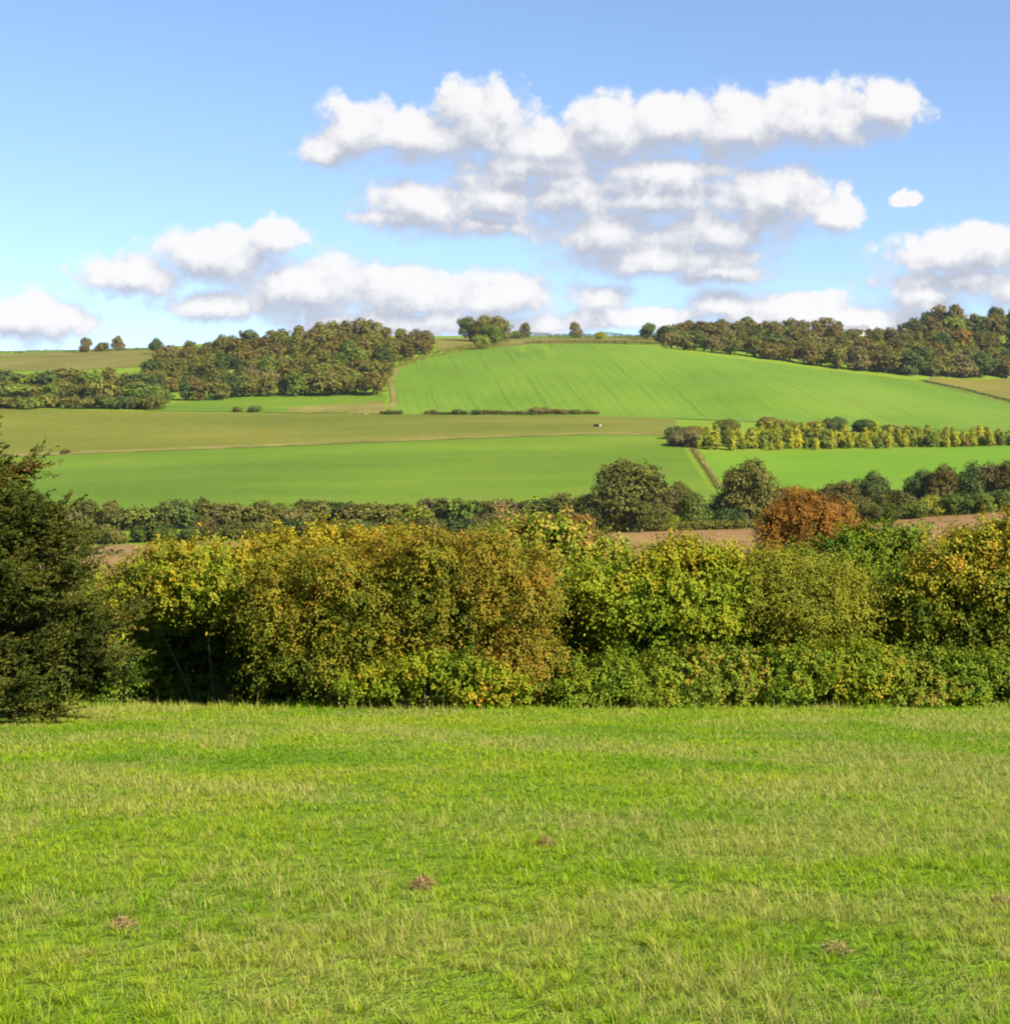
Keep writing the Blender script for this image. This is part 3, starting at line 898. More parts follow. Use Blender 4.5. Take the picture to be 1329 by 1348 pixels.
FARM = {
    'russet': far_mat('russet_far', [(0.0, (0.064, 0.053, 0.010)), (0.5, (0.122, 0.096, 0.018)), (1.0, (0.170, 0.128, 0.024))]),
    'olive': far_mat('olive_far', [(0.0, (0.053, 0.061, 0.0095)), (0.5, (0.116, 0.114, 0.0171)), (1.0, (0.182, 0.158, 0.0266))]),
    'dark green': far_mat('dark_green_far', [(0.0, (0.029, 0.050, 0.0114)), (0.5, (0.060, 0.089, 0.0171)), (1.0, (0.109, 0.129, 0.0228))]),
    'mid green': far_mat('mid_green_far', [(0.0, (0.053, 0.085, 0.0095)), (0.5, (0.113, 0.149, 0.0162)), (1.0, (0.182, 0.199, 0.0266))]),
    'yellow': far_mat('yellow_far', [(0.0, (0.160, 0.175, 0.010)), (0.5, (0.270, 0.262, 0.013)), (1.0, (0.380, 0.310, 0.018))]),
    'grey brown': far_mat('grey_brown_far', [(0.0, (0.073, 0.065, 0.0171)), (0.5, (0.140, 0.117, 0.0323)), (1.0, (0.200, 0.161, 0.0494))]),
    'orange brown': far_mat('orange_brown_far', [(0.0, (0.115, 0.070, 0.0133)), (0.5, (0.218, 0.129, 0.0190)), (1.0, (0.303, 0.170, 0.0266))]),
    'yellow green': far_mat('yellow_green_far', [(0.0, (0.109, 0.135, 0.0095)), (0.5, (0.200, 0.216, 0.0133)), (1.0, (0.297, 0.275, 0.0209))]),
}
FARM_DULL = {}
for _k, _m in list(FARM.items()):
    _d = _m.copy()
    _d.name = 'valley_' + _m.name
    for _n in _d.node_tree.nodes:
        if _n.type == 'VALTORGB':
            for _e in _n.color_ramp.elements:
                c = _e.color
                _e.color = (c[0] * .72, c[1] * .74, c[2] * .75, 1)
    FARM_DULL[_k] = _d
_cache = {}
NVAR = {'broad': 5, 'tall': 3, 'bush': 5, 'cone': 2, 'poplar': 4}


def tree_data(kind, v, colour, fine, dull=False):
    key = (kind, v, colour, fine, dull)
    if key not in _cache:
        base = (kind, v, fine)
        if base not in _cache:
            ls = {'broad': .055, 'tall': .05, 'bush': .085, 'cone': .05, 'poplar': .075}[kind]
            _cache[base] = variant_meshes(kind, 100 + v * 17 + len(kind), ls * (.62 if fine else 1.0), 3.2 if fine else 1.0)
        cm, tm = _cache[base]
        c2 = cm.copy()
        c2.materials.clear()
        c2.materials.append((FARM_DULL if dull else FARM)[colour])
        _cache[key] = (c2, tm)
    return _cache[key]


_proto = {}


def plant(kind, colour, x, y, h, label, name, cat, group=None, wide=1.0, fine=False, sink=0.0):
    dull = group == GV
    v = int(rng.integers(NVAR[kind]))
    cm, tm = tree_data(kind, v, colour, fine, dull)
    z = ground(x, y) - sink
    key = (kind, v, colour, fine, dull)
    sc3 = (h * wide * rng.uniform(.93, 1.07), h * wide * rng.uniform(.93, 1.07), h)
    crown, trunk = ('foliage', 'stem') if cat == 'shrub' else ('crown', 'trunk')
    r = thing(name, label, cat, (x, y, z), rng.uniform(0, 6.28), group, None, sc3)
    if (key, cat) not in _proto:
        _proto[key, cat] = (add(crown, cm, r), add(trunk, tm, r))
    else:
        for src in _proto[key, cat]:
            c = src.copy()
            c.parent = r
            link(c)
    return r


GV = 'trees and bushes of the valley hedgerow'
ORD = ['first', 'second', 'third', 'fourth', 'fifth', 'sixth', 'seventh', 'eighth', 'ninth', 'tenth', 'eleventh', 'twelfth', 'thirteenth', 'fourteenth',
       'fifteenth', 'sixteenth', 'seventeenth', 'eighteenth', 'nineteenth', 'twentieth', 'twenty-first', 'twenty-second', 'twenty-third', 'twenty-fourth', 'twenty-fifth',
       'twenty-sixth', 'twenty-seventh', 'twenty-eighth', 'twenty-ninth', 'thirtieth', 'thirty-first', 'thirty-second', 'thirty-third', 'thirty-fourth', 'thirty-fifth', 'thirty-sixth', 'thirty-seventh', 'thirty-eighth', 'thirty-ninth', 'fortieth', 'forty-first', 'forty-second', 'forty-third', 'forty-fourth', 'forty-fifth',
       'forty-sixth', 'forty-seventh', 'forty-eighth', 'forty-ninth', 'fiftieth', 'fifty-first', 'fifty-second', 'fifty-third']


def pick(*cw):
    names, w = zip(*cw)
    w = np.array(w, float)
    return names[int(rng.choice(len(names), p=w / w.sum()))]


def wood_row(x_from, x_to, py_of, step, h_of, colours, where, end, group, kinds=(('broad', 3), ('tall', 1)), wide=(1.2, 1.55), name='broadleaf_tree', cat='tree', depth_add=0.0, noun='tree'):
    px = x_from
    k = 0
    while px < x_to:
        q = px + rng.normal() * step * .15
        x, y = hit(q, py_of(q))
        y2 = y + depth_add + rng.normal() * 4
        hv = rng.uniform(.6, 1.3) if noun == 'young tree' else rng.uniform(.85, 1.15)
        if noun == 'young tree' and rng.random() < .12:
            px += step
            continue
        x *= y2 / y
        colour = pick(*colours(q) if callable(colours) else colours)
        kd = pick(*kinds)
        plant(kd, colour, x, y2, h_of(q) * hv, f'{colour} {noun} in {where}, {ORD[k]} from {end}', name, cat, group, rng.uniform(*wide))
        px += step * rng.uniform(.8, 1.2)
        k += 1


lerp = lambda *p: (lambda q: float(np.interp(q, [a for a, b in p], [b for a, b in p])))
GL = 'trees of the wood on the left hill'
WOODC = (('russet', 2.5), ('olive', 6), ('grey brown', .7), ('dark green', 1.5), ('mid green', .6))
WOODTOP = (('russet', 4), ('olive', 4.5), ('orange brown', .1), ('grey brown', .8))
# left wood, from the field edge up to the skyline
wood_row(205, 505, lerp((205, 532), (300, 523), (400, 520), (505, 519)), 19, lerp((205, 11), (300, 14), (505, 17)),
         lambda q: (('mid green', 1), ('olive', 4), ('dark green', 1.5), ('yellow green', .25), ('russet', 2)), "front row of left wood", 'left end', GL)
wood_row(185, 512, lerp((185, 520), (300, 511), (400, 506), (512, 500)), 19, lerp((185, 12), (512, 17)), WOODC, "second row of left wood", 'left end', GL)
wood_row(195, 520, lerp((195, 508), (300, 497), (400, 489), (520, 486)), 19, lerp((195, 12), (520, 17)), WOODC, "third row of left wood", 'left end', GL)
wood_row(200, 545, lerp((200, 496), (300, 485), (400, 474), (545, 476)), 19, lerp((200, 12), (545, 17)), WOODC, "fourth row of left wood", 'left end', GL)
wood_row(205, 565, lerp((205, 484), (300, 473), (400, 462), (565, 466)), 20, lerp((205, 12), (400, 17), (565, 15)), WOODTOP, "fifth row of left wood", 'left end', GL)
wood_row(212, 572, lerp((212, 474), (300, 463), (360, 456), (450, 449), (572, 458)), 20, lerp((212, 11), (330, 15), (450, 19), (572, 15)), WOODTOP, "skyline row of left wood", 'left end', GL)

# scrub at the left below the upper field
GS = 'scrub bushes on the far left slope'
SCR = (('yellow green', .8), ('olive', 5), ('mid green', 3), ('dark green', 1))
wood_row(-30, 205, lerp((-30, 537), (205, 538)), 17, lambda q: 9, SCR, 'lowest row of scrub below left wood', 'the left', GS, (('bush', 3), ('broad', 1)), (1.2, 1.6), 'scrub_bush', 'shrub', noun='bush')
wood_row(-30, 200, lerp((-30, 522), (200, 526)), 17, lambda q: 12, SCR, 'middle row of scrub below upper field', 'the left', GS, (('bush', 2), ('broad', 1)), (1.2, 1.6), 'scrub_bush', 'shrub', noun='bush')
wood_row(-30, 200, lerp((-30, 508), (200, 510)), 17, lambda q: 13, SCR, 'top row of scrub under upper field', 'the left', GS, (('bush', 2), ('broad', 1)), (1.2, 1.6), 'scrub_bush', 'shrub', noun='bush')

# right wood
GR = 'trees of the wood on the right hill'
RW = (('russet', 2), ('olive', 4.5), ('dark green', 2.5), ('grey brown', .6), ('mid green', .5))
RWT = (('russet', 3), ('olive', 5), ('grey brown', .8), ('mid green', .5))
edge = lerp((865, 459), (905, 463), (1000, 473.5), (1100, 487), (1200, 497), (1240, 498), (1329, 497), (1380, 497))
wood_row(880, 1380, lambda q: edge(q) - 2.5, 20, lerp((880, 14), (1100, 18), (1200, 22), (1329, 20)), RW, 'field edge row of right wood', 'left end', GR)
wood_row(885, 1380, lambda q: edge(q) - 9, 22, lerp((885, 16), (1100, 19), (1329, 18)), RW, 'second row of right wood', 'left end', GR)
wood_row(900, 1385, lambda q: edge(q) - lerp((900, 12), (1000, 17), (1329, 22))(q), 23, lerp((900, 18), (1329, 18)), RWT, 'third row of right wood', 'left end', GR)
wood_row(875, 1180, lerp((875, 447.5), (1000, 447), (1100, 452), (1180, 455)), 23, lerp((875, 15), (960, 19), (1180, 15)), RWT, 'fourth row of right wood', 'left end', GR)
wood_row(905, 1130, lerp((905, 444), (1000, 440.5), (1130, 441)), 24, lambda q: 17, RWT, 'skyline row of right wood', 'left end', GR)
wood_row(1085, 1225, lerp((1085, 448), (1150, 450), (1225, 451)), 19, lambda q: 12, RWT, 'low screen of trees below the two houses', 'the left', GR)
GH = 'trees of the high wood at the upper right'
HW = (('dark green', 4), ('olive', 2), ('russet', 1.5), ('orange brown', .3), ('mid green', .8))
wood_row(1195, 1400, lerp((1195, 462), (1400, 455)), 23, lambda q: 19, HW, 'lower row of high wood', 'left end', GH)
wood_row(1205, 1400, lerp((1205, 448), (1329, 440), (1400, 434)), 23, lambda q: 20, HW, 'middle row of high wood', 'left end', GH)
wood_row(1255, 1400, lerp((1255, 438), (1300, 428), (1400, 418)), 22, lambda q: 18, HW, 'topmost row of high wood', 'left end', GH)
for px, py, h, c, lb in [(1219, 441, 24, 'dark green', 'dark green tall tree beside two russet ones at the high wood corner'),
                         (1237, 440, 30, 'russet', 'left of two tall russet trees breaking the skyline of the high wood'),
                         (1257, 440, 30, 'russet', 'right of two tall russet trees breaking the skyline of the high wood')]:
    x, y = hit(px, py)
    plant('tall', c, x, y, h, lb, 'broadleaf_tree', 'tree', GH, 1.15)

# trees on the skyline
GK = 'single trees on the skyline'
for px, py, h, c, kd, wd, lb in [
        (112, 464, 16, 'russet', 'broad', 1.0, 'leftmost of three round russet trees on the far left skyline'),
        (134, 463, 12, 'olive', 'bush', 0.9, 'lowest and greenest of three trees on the far left skyline'),
        (155, 462, 16, 'russet', 'broad', 1.0, 'rightmost of three round russet trees on the far left skyline'),
        (206, 466, 15, 'dark green', 'broad', 1.0, 'dark tree at the left tip of the left wood'),
        (618, 449, 24, 'dark green', 'broad', 1.1, 'dark tree at the left of the skyline clump between the woods'),
        (636, 450, 26, 'olive', 'broad', 1.1, 'olive tree in the middle of the skyline clump between the woods'),
        (656, 452, 26, 'olive', 'broad', 1.1, 'right tree of the skyline clump between the woods'),
        (633, 459, 14, 'mid green', 'bush', 0.8, 'small green tree in front of the skyline clump'),
        (648, 456, 19, 'mid green', 'broad', 1.1, 'mid green tree in front of the skyline clump, nearer the crop'),
        (690, 445, 16, 'grey brown', 'broad', 1.1, 'pale thin tree just right of the skyline clump'),
        (678, 446, 10, 'mid green', 'bush', 0.9, 'small pale green bush beside the skyline clump'),
        (757, 445, 17, 'grey brown', 'broad', 1.05, 'single pale brown tree on the skyline above the hill crop'),
        (791, 447, 10, 'yellow green', 'bush', 0.9, 'small yellow green bush at the crop crest'),
        (852, 447, 17, 'dark green', 'broad', 1.1, 'round dark green tree just left of the right wood'),
        (872, 452, 17, 'dark green', 'broad', 1.1, 'dark tree at the left tip of the right wood')]:
    x, y = hit(px, py)
    plant(kd, c, x, y, h, lb, 'skyline_tree', 'tree', GK, wd, True)


def hedge(label, pts, h, wid, mat, cat='hedge', leaf=0.7, n=900, lump_h=0.5):
    w = np.array([hit(*p) for p in poly_at(pts, 200)])
    i = rng.integers(0, 200, n)
    hh = h * (0.65 + lump_h * vnoise(w[i, 0] + 300, w[i, 1], 14, 31))
    c = w[i] + rng.normal(size=(n, 2)) * wid * .4
    g = terrain(c[:, 0], c[:, 1])
    u = np.sqrt(rng.random(n))
    per = 7
    j = np.repeat(np.arange(n), per)
    m = n * per
    P = np.column_stack([c, g + hh * u])[j] + rng.normal(size=(m, 3)) * np.array([.8, .8, .4]) * leaf
    mid = w.mean(0)
    mz = ground(*mid)
    o = np.array([mid[0], mid[1], mz])
    r = thing('hedge', label, cat, tuple(o))
    add('foliage', leaf_mesh('hedge', mat, P - o, unit(rng.normal(size=(m, 3))), unit(rng.normal(size=(m, 3)) + np.array([0, 0, .7])),
                             leaf * rng.uniform(.6, 1.3, m), leaf * .7 * rng.uniform(.6, 1.3, m), np.clip(.5 + .2 * rng.normal(size=m), 0, 1)), r)


hedge('long dark hedge along the skyline between the clump and the right wood', [(668, 446.5), (720, 446), (800, 446), (872, 447)], 6.5, 3, FARM['dark green'], n=1300)
hedge('thin dark hedge along the skyline at far left', [(-60, 467), (40, 465), (120, 463), (205, 461)], 3.2, 3, FARM['dark green'], n=900)
hedge('rough hedge along the top edge of the crop on the hill', [(690, 452.5), (760, 451), (830, 453), (872, 455)], 3.0, 3, FARM['olive'], n=700)
hedge('dark hedge down the corner field beside the chalk track', [(1212, 502), (1265, 513), (1329, 529.5), (1380, 535)], 1.8, 2, FARM['dark green'], n=700)
hedge('thin dark hedge along the left side of the track below the plantation', [(911, 592), (922, 609), (934, 626), (944, 642)], 1.3, 1.5, FARM['olive'], leaf=.4, n=500)
hedge('scrubby hedge from the left wood up to the skyline clump', [(525, 484), (560, 473), (600, 464), (660, 457)], 5.0, 4, FARM['olive'], n=700)

# low bushes strung along the foot of the hill crop
GB = 'low bushes between the stubble and the hill crop'
_foot = [(335, 5, 1.3, 'dark green'), (312, 4, 1.2, 'olive')]
_px = 505.0
while _px < 786:
    if not (535 < _px < 548 or 690 < _px < 704 or 618 < _px < 624):
        _foot.append((_px, float(rng.uniform(1.4, 3.4)) + (2.6 if _px > 640 else 0.4) * rng.random(), float(rng.uniform(1.1, 2.0)), pick(('dark green', 2), ('olive', 3), ('russet', 3), ('grey brown', 1.5))))
    _px += float(rng.uniform(6, 17))
for k, (px, h, wd, c) in enumerate(_foot):
    x, y = hit(px, 545.5 if px > 500 else 542.5)
    lb = (f'low {c} bush on the crop foot line, {ORD[k - 2]} from its left end' if k > 1 else
          ('low dark bush under the small side field' if k == 0 else 'low olive bush at the left of the small side field'))
    plant('bush', c, x, y, h, lb, 'field_bush', 'shrub', GB, wd)
x, y = hit(86, 598)
plant('bush', 'olive', x, y, 3.6, 'lone small bush on the margin of the stubble field at far left', 'field_bush', 'shrub', GB, 1.2)

# valley hedgerow
GV = 'trees and bushes of the valley hedgerow'
VC = (('olive', 4), ('mid green', 1.2), ('dark green', 2), ('russet', .9), ('grey brown', 1.0), ('yellow green', .3))
wood_row(-60, 770, lerp((-60, 701), (330, 694), (560, 691), (770, 689)), 25, lerp((-60, 9.5), (330, 9.8), (520, 8.8), (560, 9.8), (770, 9.5)), VC,
         'tall back row of valley hedgerow', 'left end', GV, (('bush', 3), ('broad', 1)), (.9, 1.25), 'hedgerow_bush', 'shrub', noun='bush')
wood_row(-60, 780, lerp((-60, 718), (330, 710), (560, 706), (780, 701)), 27, lerp((-60, 6.0), (480, 6.5), (780, 6.5)),
         (('grey brown', 1.6), ('olive', 3.2), ('mid green', 1.4), ('russet', 1), ('orange brown', .5), ('dark green', 1)),
         'low front row of valley hedgerow', 'left end', GV, (('bush', 1),), (.9, 1.3), 'hedgerow_bush', 'shrub', noun='bush')
for px, py, h, c, kd, wd, lb in [
        (820, 699, 21.5, 'olive', 'broad', 1.25, 'largest round olive oak of the valley hedgerow'),
        (792, 700, 14, 'olive', 'bush', .95, 'bush at the left foot of the large round valley oak'),
        (866, 694, 15, 'grey brown', 'tall', 1.1, 'thin pale brown tree behind the right side of the valley oak'),
        (848, 700, 10, 'olive', 'bush', 1.0, 'bush at the right foot of the large valley oak'),
        (893, 690, 14, 'russet', 'broad', .8, 'brown tree between the large valley oak and the end of the track'),
        (914, 697, 11.5, 'mid green', 'broad', 1.05, 'small bright green tree in front of the track end'),
        (882, 699, 6, 'yellow green', 'bush', 1.0, 'yellow green low bush between the valley oak and the small green tree'),
        (940, 694, 9, 'dark green', 'bush', 1.2, 'dark bush just left of the second large valley tree'),
        (986, 694, 20.5, 'olive', 'broad', 1.05, 'second large valley tree, dark sided, left of the orange beech'),
        (958, 696, 8, 'dark green', 'bush', 1.1, 'low dark bush under the second large valley tree'),
        (1022, 684, 13, 'russet', 'bush', .9, 'brownish bush behind the orange beech on its left'),
        (1075, 678, 10, 'dark green', 'bush', .9, 'dark green bush behind the orange beech on its right'),
        (1110, 688, 12.5, 'russet', 'broad', 1.1, 'russet tree in the hedgerow first right of the orange beech'),
        (1100, 679, 11.5, 'grey brown', 'bush', .8, 'grey brown bush at the back of the hedgerow right of the beech'),
        (1150, 683, 14.5, 'dark green', 'broad', 1.0, 'dark rounded tree in the right half of the valley hedgerow'),
        (1132, 687, 9, 'olive', 'bush', 1.1, 'olive bush in front of the dark rounded hedgerow tree'),
        (1172, 684, 11, 'olive', 'bush', .9, 'olive bush right of the dark rounded hedgerow tree'),
        (1192, 680, 9, 'grey brown', 'bush', 1.0, 'pale brown bush midway between the dark tree and the conifer'),
        (1211, 678, 14, 'dark green', 'broad', .9, 'dark green tree left of the russet one by the conifer'),
        (1243, 677, 15, 'russet', 'broad', .9, 'russet tree standing left of the hedgerow conifer'),
        (1278, 675, 16, 'dark green', 'cone', 1.2, 'only pointed conifer in the valley hedgerow'),
        (1305, 672, 14.5, 'grey brown', 'broad', .95, 'brown tree immediately right of the hedgerow conifer'),
        (1330, 671, 15, 'russet', 'broad', 1.0, 'russet tree at the frame edge right of the conifer'),
        (1226, 680, 7.5, 'yellow green', 'bush', 1.0, 'bright yellow green low bush at the foot of the russet hedgerow tree'),
        (1260, 678, 7.5, 'mid green', 'bush', 1.1, 'green low bush under the hedgerow conifer'),
        (1292, 676, 7, 'mid green', 'bush', 1.2, 'green low bush right of the conifer foot'),
        (1160, 688, 7, 'olive', 'bush', 1.2, 'low olive bush at the ploughed field edge under the dark tree'),
        (1200, 683, 6.5, 'mid green', 'bush', 1.2, 'low green bush at the ploughed field edge left of the conifer'),
        (1325, 673, 7, 'mid green', 'bush', 1.2, 'low green bush at the ploughed field edge by the frame')]:
    x, y = hit(px, py)
    plant(kd, c, x, y, h, lb, 'hedgerow_bush' if kd == 'bush' else 'hedgerow_tree', 'shrub' if kd == 'bush' else 'tree', GV, wd, True)
hedge('scrub strip along the upper edge of the ploughed field under the valley oaks', [(775, 702.5), (860, 700), (985, 697)], 3.0, 3, FARM['olive'], leaf=.5, n=900)

# young yellow plantation
GP = 'young trees of the yellow plantation'
PC = lambda q: (('yellow', 4.5 if 990 < q < 1200 else 2), ('yellow green', 4), ('mid green', .8 if q < 1150 else 2.0), ('orange brown', .08))
for r_, (a, b, h) in enumerate([(588, 585, 7.5), (592.5, 586.5, 7.5), (583, 581.5, 8), (577, 578, 8)]):
    nm = ['second row', 'front row', 'third row', 'back row'][r_]
    wood_row(905 + rng.uniform(0, 6), 1390, lerp((905, a), (1390, b)), 11.5, lerp((905, h), (1080, h), (1390, h * .62)), PC,
             nm + ' of yellow plantation', 'the track', GP, (('poplar', 1),), (1.0, 1.5), 'young_tree', 'young tree', noun='young tree')
for px, py, h, c, wd, lb in [
        (903, 588, 13, 'grey brown', 1.0, 'grey brown bush at the left corner of the yellow plantation'),
        (893, 579, 10, 'dark green', 1.0, 'dark bush at the end of the stubble beside the plantation'),
        (912, 580, 12, 'russet', 1.0, 'russet bush just behind the plantation corner'),
        (958, 570, 12, 'olive', 1.0, 'first wide olive bush behind the yellow plantation'),
        (1010, 567, 12, 'russet', 1.0, 'brown bush behind the brightest yellow young trees'),
        (1036, 568, 9, 'olive', 1.0, 'small olive bush behind the brightest yellow young trees'),
        (1072, 569, 10, 'orange brown', 1.0, 'orange brown bush behind the middle of the plantation'),
        (1099, 568, 12, 'dark green', .8, 'dark round bush behind the middle of the plantation'),
        (1136, 569, 12, 'dark green', .9, 'second dark round bush behind the middle of the plantation'),
        (1172, 571, 8, 'grey brown', 1.1, 'low brown bush behind the right half of the plantation'),
        (1200, 572, 7, 'grey brown', 1.2, 'last low brown bush behind the right half of the plantation')]:
    x, y = hit(px, py)
    plant('bush', c, x, y, h * .78, lb, 'field_bush', 'shrub', 'bushes round the yellow plantation', wd * 1.25, True)


# ------------------------------------------------------------------ far houses among the trees
def flat_mat(name, a, b, scale=3.0, rough=.8):
    m, nt = new_mat(name)
    tc = nd(nt, 'ShaderNodeTexCoord')
    nz = noise_n(nt, tc.outputs['Object'], scale, 4)
    surface(nt, ramp(nt, nz, [(.3, a), (.7, b)]), 0, rough, .3)
    return m


M_WHITE = flat_mat('white_render', (.38, .37, .35), (.46, .45, .43))
M_SLATE = flat_mat('grey_roof', (.12, .125, .14), (.20, .205, .22))
M_GLASS = flat_mat('window_glass', (.03, .04, .05), (.05, .06, .07), 3, .1)
M_BRICK = flat_mat('brick', (.22, .10, .07), (.30, .15, .10))


def box(x0, x1, y0, y1, z0, z1):
    V = np.array([(x, y, z) for z in (z0, z1) for y in (y0, y1) for x in (x0, x1)], float)
    F = np.array([(0, 2, 3, 1), (4, 5, 7, 6), (0, 1, 5, 4), (2, 6, 7, 3), (0, 4, 6, 2), (1, 3, 7, 5)])
    return V, F


def join(parts):
    VV, FF, o = [], [], 0
    for V, F in parts:
        VV.append(V)
        FF.append(F + o)
        o += len(V)
    return np.concatenate(VV), np.concatenate(FF)


def house(px, py, d, w, dp, hw, hr, label, wall, rz, lift):
    x = (px - CX) / FPX * d
    z = -(py - HOR) / FPX * d
    root = thing('house', label, 'house', (x, d, z - hw + lift), rz)
    add('wall', mesh_from('wall', *box(-w/2, w/2, -dp/2, dp/2, -8, hw), wall), root)
    e = .5
    V = np.array([(-w/2-e, -dp/2-e, hw), (w/2+e, -dp/2-e, hw), (w/2+e, dp/2+e, hw), (-w/2-e, dp/2+e, hw), (-w/2-e, 0, hw+hr), (w/2+e, 0, hw+hr)], float)
    V[:, 2] += .01
    bm = bpy.data.meshes.new('roof')
    bm.from_pydata([tuple(v) for v in V], [], [(0, 1, 5, 4), (2, 3, 4, 5), (0, 4, 3), (1, 2, 5), (0, 3, 2, 1)])
    bm.materials.append(M_SLATE)
    rf = add('roof', bm, root)
    add('chimney', mesh_from('chimney', *box(w*.25, w*.25+.9, -.5, .5, hw+hr*.5, hw+hr+1.2), M_BRICK), rf)
    nwin = max(2, int(w // 3.5))
    for k in range(nwin):
        cx = -w/2 + (k + .5) * w / nwin
        wn = add('window', mesh_from('window', *box(cx-.65, cx+.65, -dp/2-.06, -dp/2+.05, hw-1.9, hw-.6), M_WHITE), root)
        add('pane', mesh_from('pane', *box(cx-.52, cx+.52, -dp/2-.09, -dp/2-.05, hw-1.78, hw-.72), M_GLASS), wn)


house(1128, 435, 1560, 24, 9, 5, 5.0, 'grey roofed long house half hidden behind the right wood', M_WHITE, R(-12), 0)
house(1190, 429, 1560, 12, 8, 4, 2.2, 'white walled house showing between the right wood and the high wood', M_WHITE, R(15), 0)


M_PALEROOF = flat_mat('pale_sheeting', (.17, .16, .11), (.24, .22, .16))


def field_shelter():
    x, y = hit(786, 562)
    r = thing('field_shelter', 'small pale low shelter at the right end of the stubble field', 'shelter', (x, y, ground(x, y) + .3), R(-35))
    add('wall', mesh_from('wall', *join([box(-1.9, 1.9, 1.0, 1.1, 0, 1.1), box(-1.9, -1.8, -1, 0.995, 0, 1.05), box(1.8, 1.9, -1, .995, 0, 1.05)]), M_PALEROOF), r)
    add('roof', mesh_from('roof', *box(-2.0, 2.0, -1.3, 1.3, 1.11, 1.22), M_PALEROOF), r)


field_shelter()

# ------------------------------------------------------------------ sky, clouds, sun
w = bpy.data.worlds.new('World')
sc.world = w
w.use_nodes = True
nt = w.node_tree
nt.nodes.clear()
out = nd(nt, 'ShaderNodeOutputWorld')
sky = nd(nt, 'ShaderNodeTexSky', sky_type='NISHITA')
sky.sun_disc = False
sky.sun_elevation = SUN_EL
sky.sun_rotation = SUN_AZ
sky.air_density = 1.0
sky.dust_density = 0.25
sky.ozone_density = 2.0
SKY_STR, CLOUD_STR = 0.056, 0.29
tintn = nd(nt, 'ShaderNodeMix', data_type='RGBA', blend_type='MULTIPLY')
tintn.inputs[0].default_value = 1.0
nt.links.new(sky.outputs[0], tintn.inputs[6])
stc = nd(nt, 'ShaderNodeTexCoord')
lift = nd(nt, 'ShaderNodeVectorMath', operation='ADD')     # lookup raised so the horizon takes bluer colour from higher up
nt.links.new(stc.outputs['Generated'], lift.inputs[0])
lift.inputs[1].default_value = (0, 0, 0.055)
nt.links.new(lift.outputs[0], sky.inputs[0])
tintn.inputs[7].default_value = (0.96, 1.0, 1.11, 1)
bg = nd(nt, 'ShaderNodeBackground')
bg.inputs[1].default_value = SKY_STR
nt.links.new(tintn.outputs[2], bg.inputs[0])

CLOUDS = [(462, 182, 52, 46), (545, 188, 80, 36), (625, 168, 66, 50), (715, 196, 80, 34), (800, 180, 75, 48), (872, 176, 70, 46), (965, 182, 85, 46), (1065, 168, 90, 42), (1150, 160, 48, 38),
          (545, 274, 82, 38), (650, 262, 90, 44), (745, 256, 90, 40), (860, 262, 110, 36), (1005, 268, 85, 46), (800, 308, 110, 40), (925, 308, 110, 42), (1085, 290, 36, 22), (920, 345, 100, 28),
          (185, 368, 70, 30), (285, 345, 85, 38), (360, 318, 40, 24), (405, 382, 115, 46), (300, 405, 100, 24), (530, 388, 95, 36), (640, 392, 95, 34), (785, 390, 40, 20),
          (1240, 345, 90, 32), (1275, 330, 45, 24), (1195, 398, 60, 22), (1310, 390, 60, 26), (1050, 405, 70, 16), (942, 400, 45, 22), (1177, 273, 17, 10), (50, 428, 85, 34), (560, 425, 240, 22), (430, 205, 40, 22), (700, 225, 120, 20), (870, 232, 120, 18), (520, 292, 60, 18), (640, 300, 70, 16), (860, 345, 130, 24), (940, 365, 70, 16), (1240, 380, 110, 18), (1080, 425, 200, 22), (820, 420, 130, 18)]


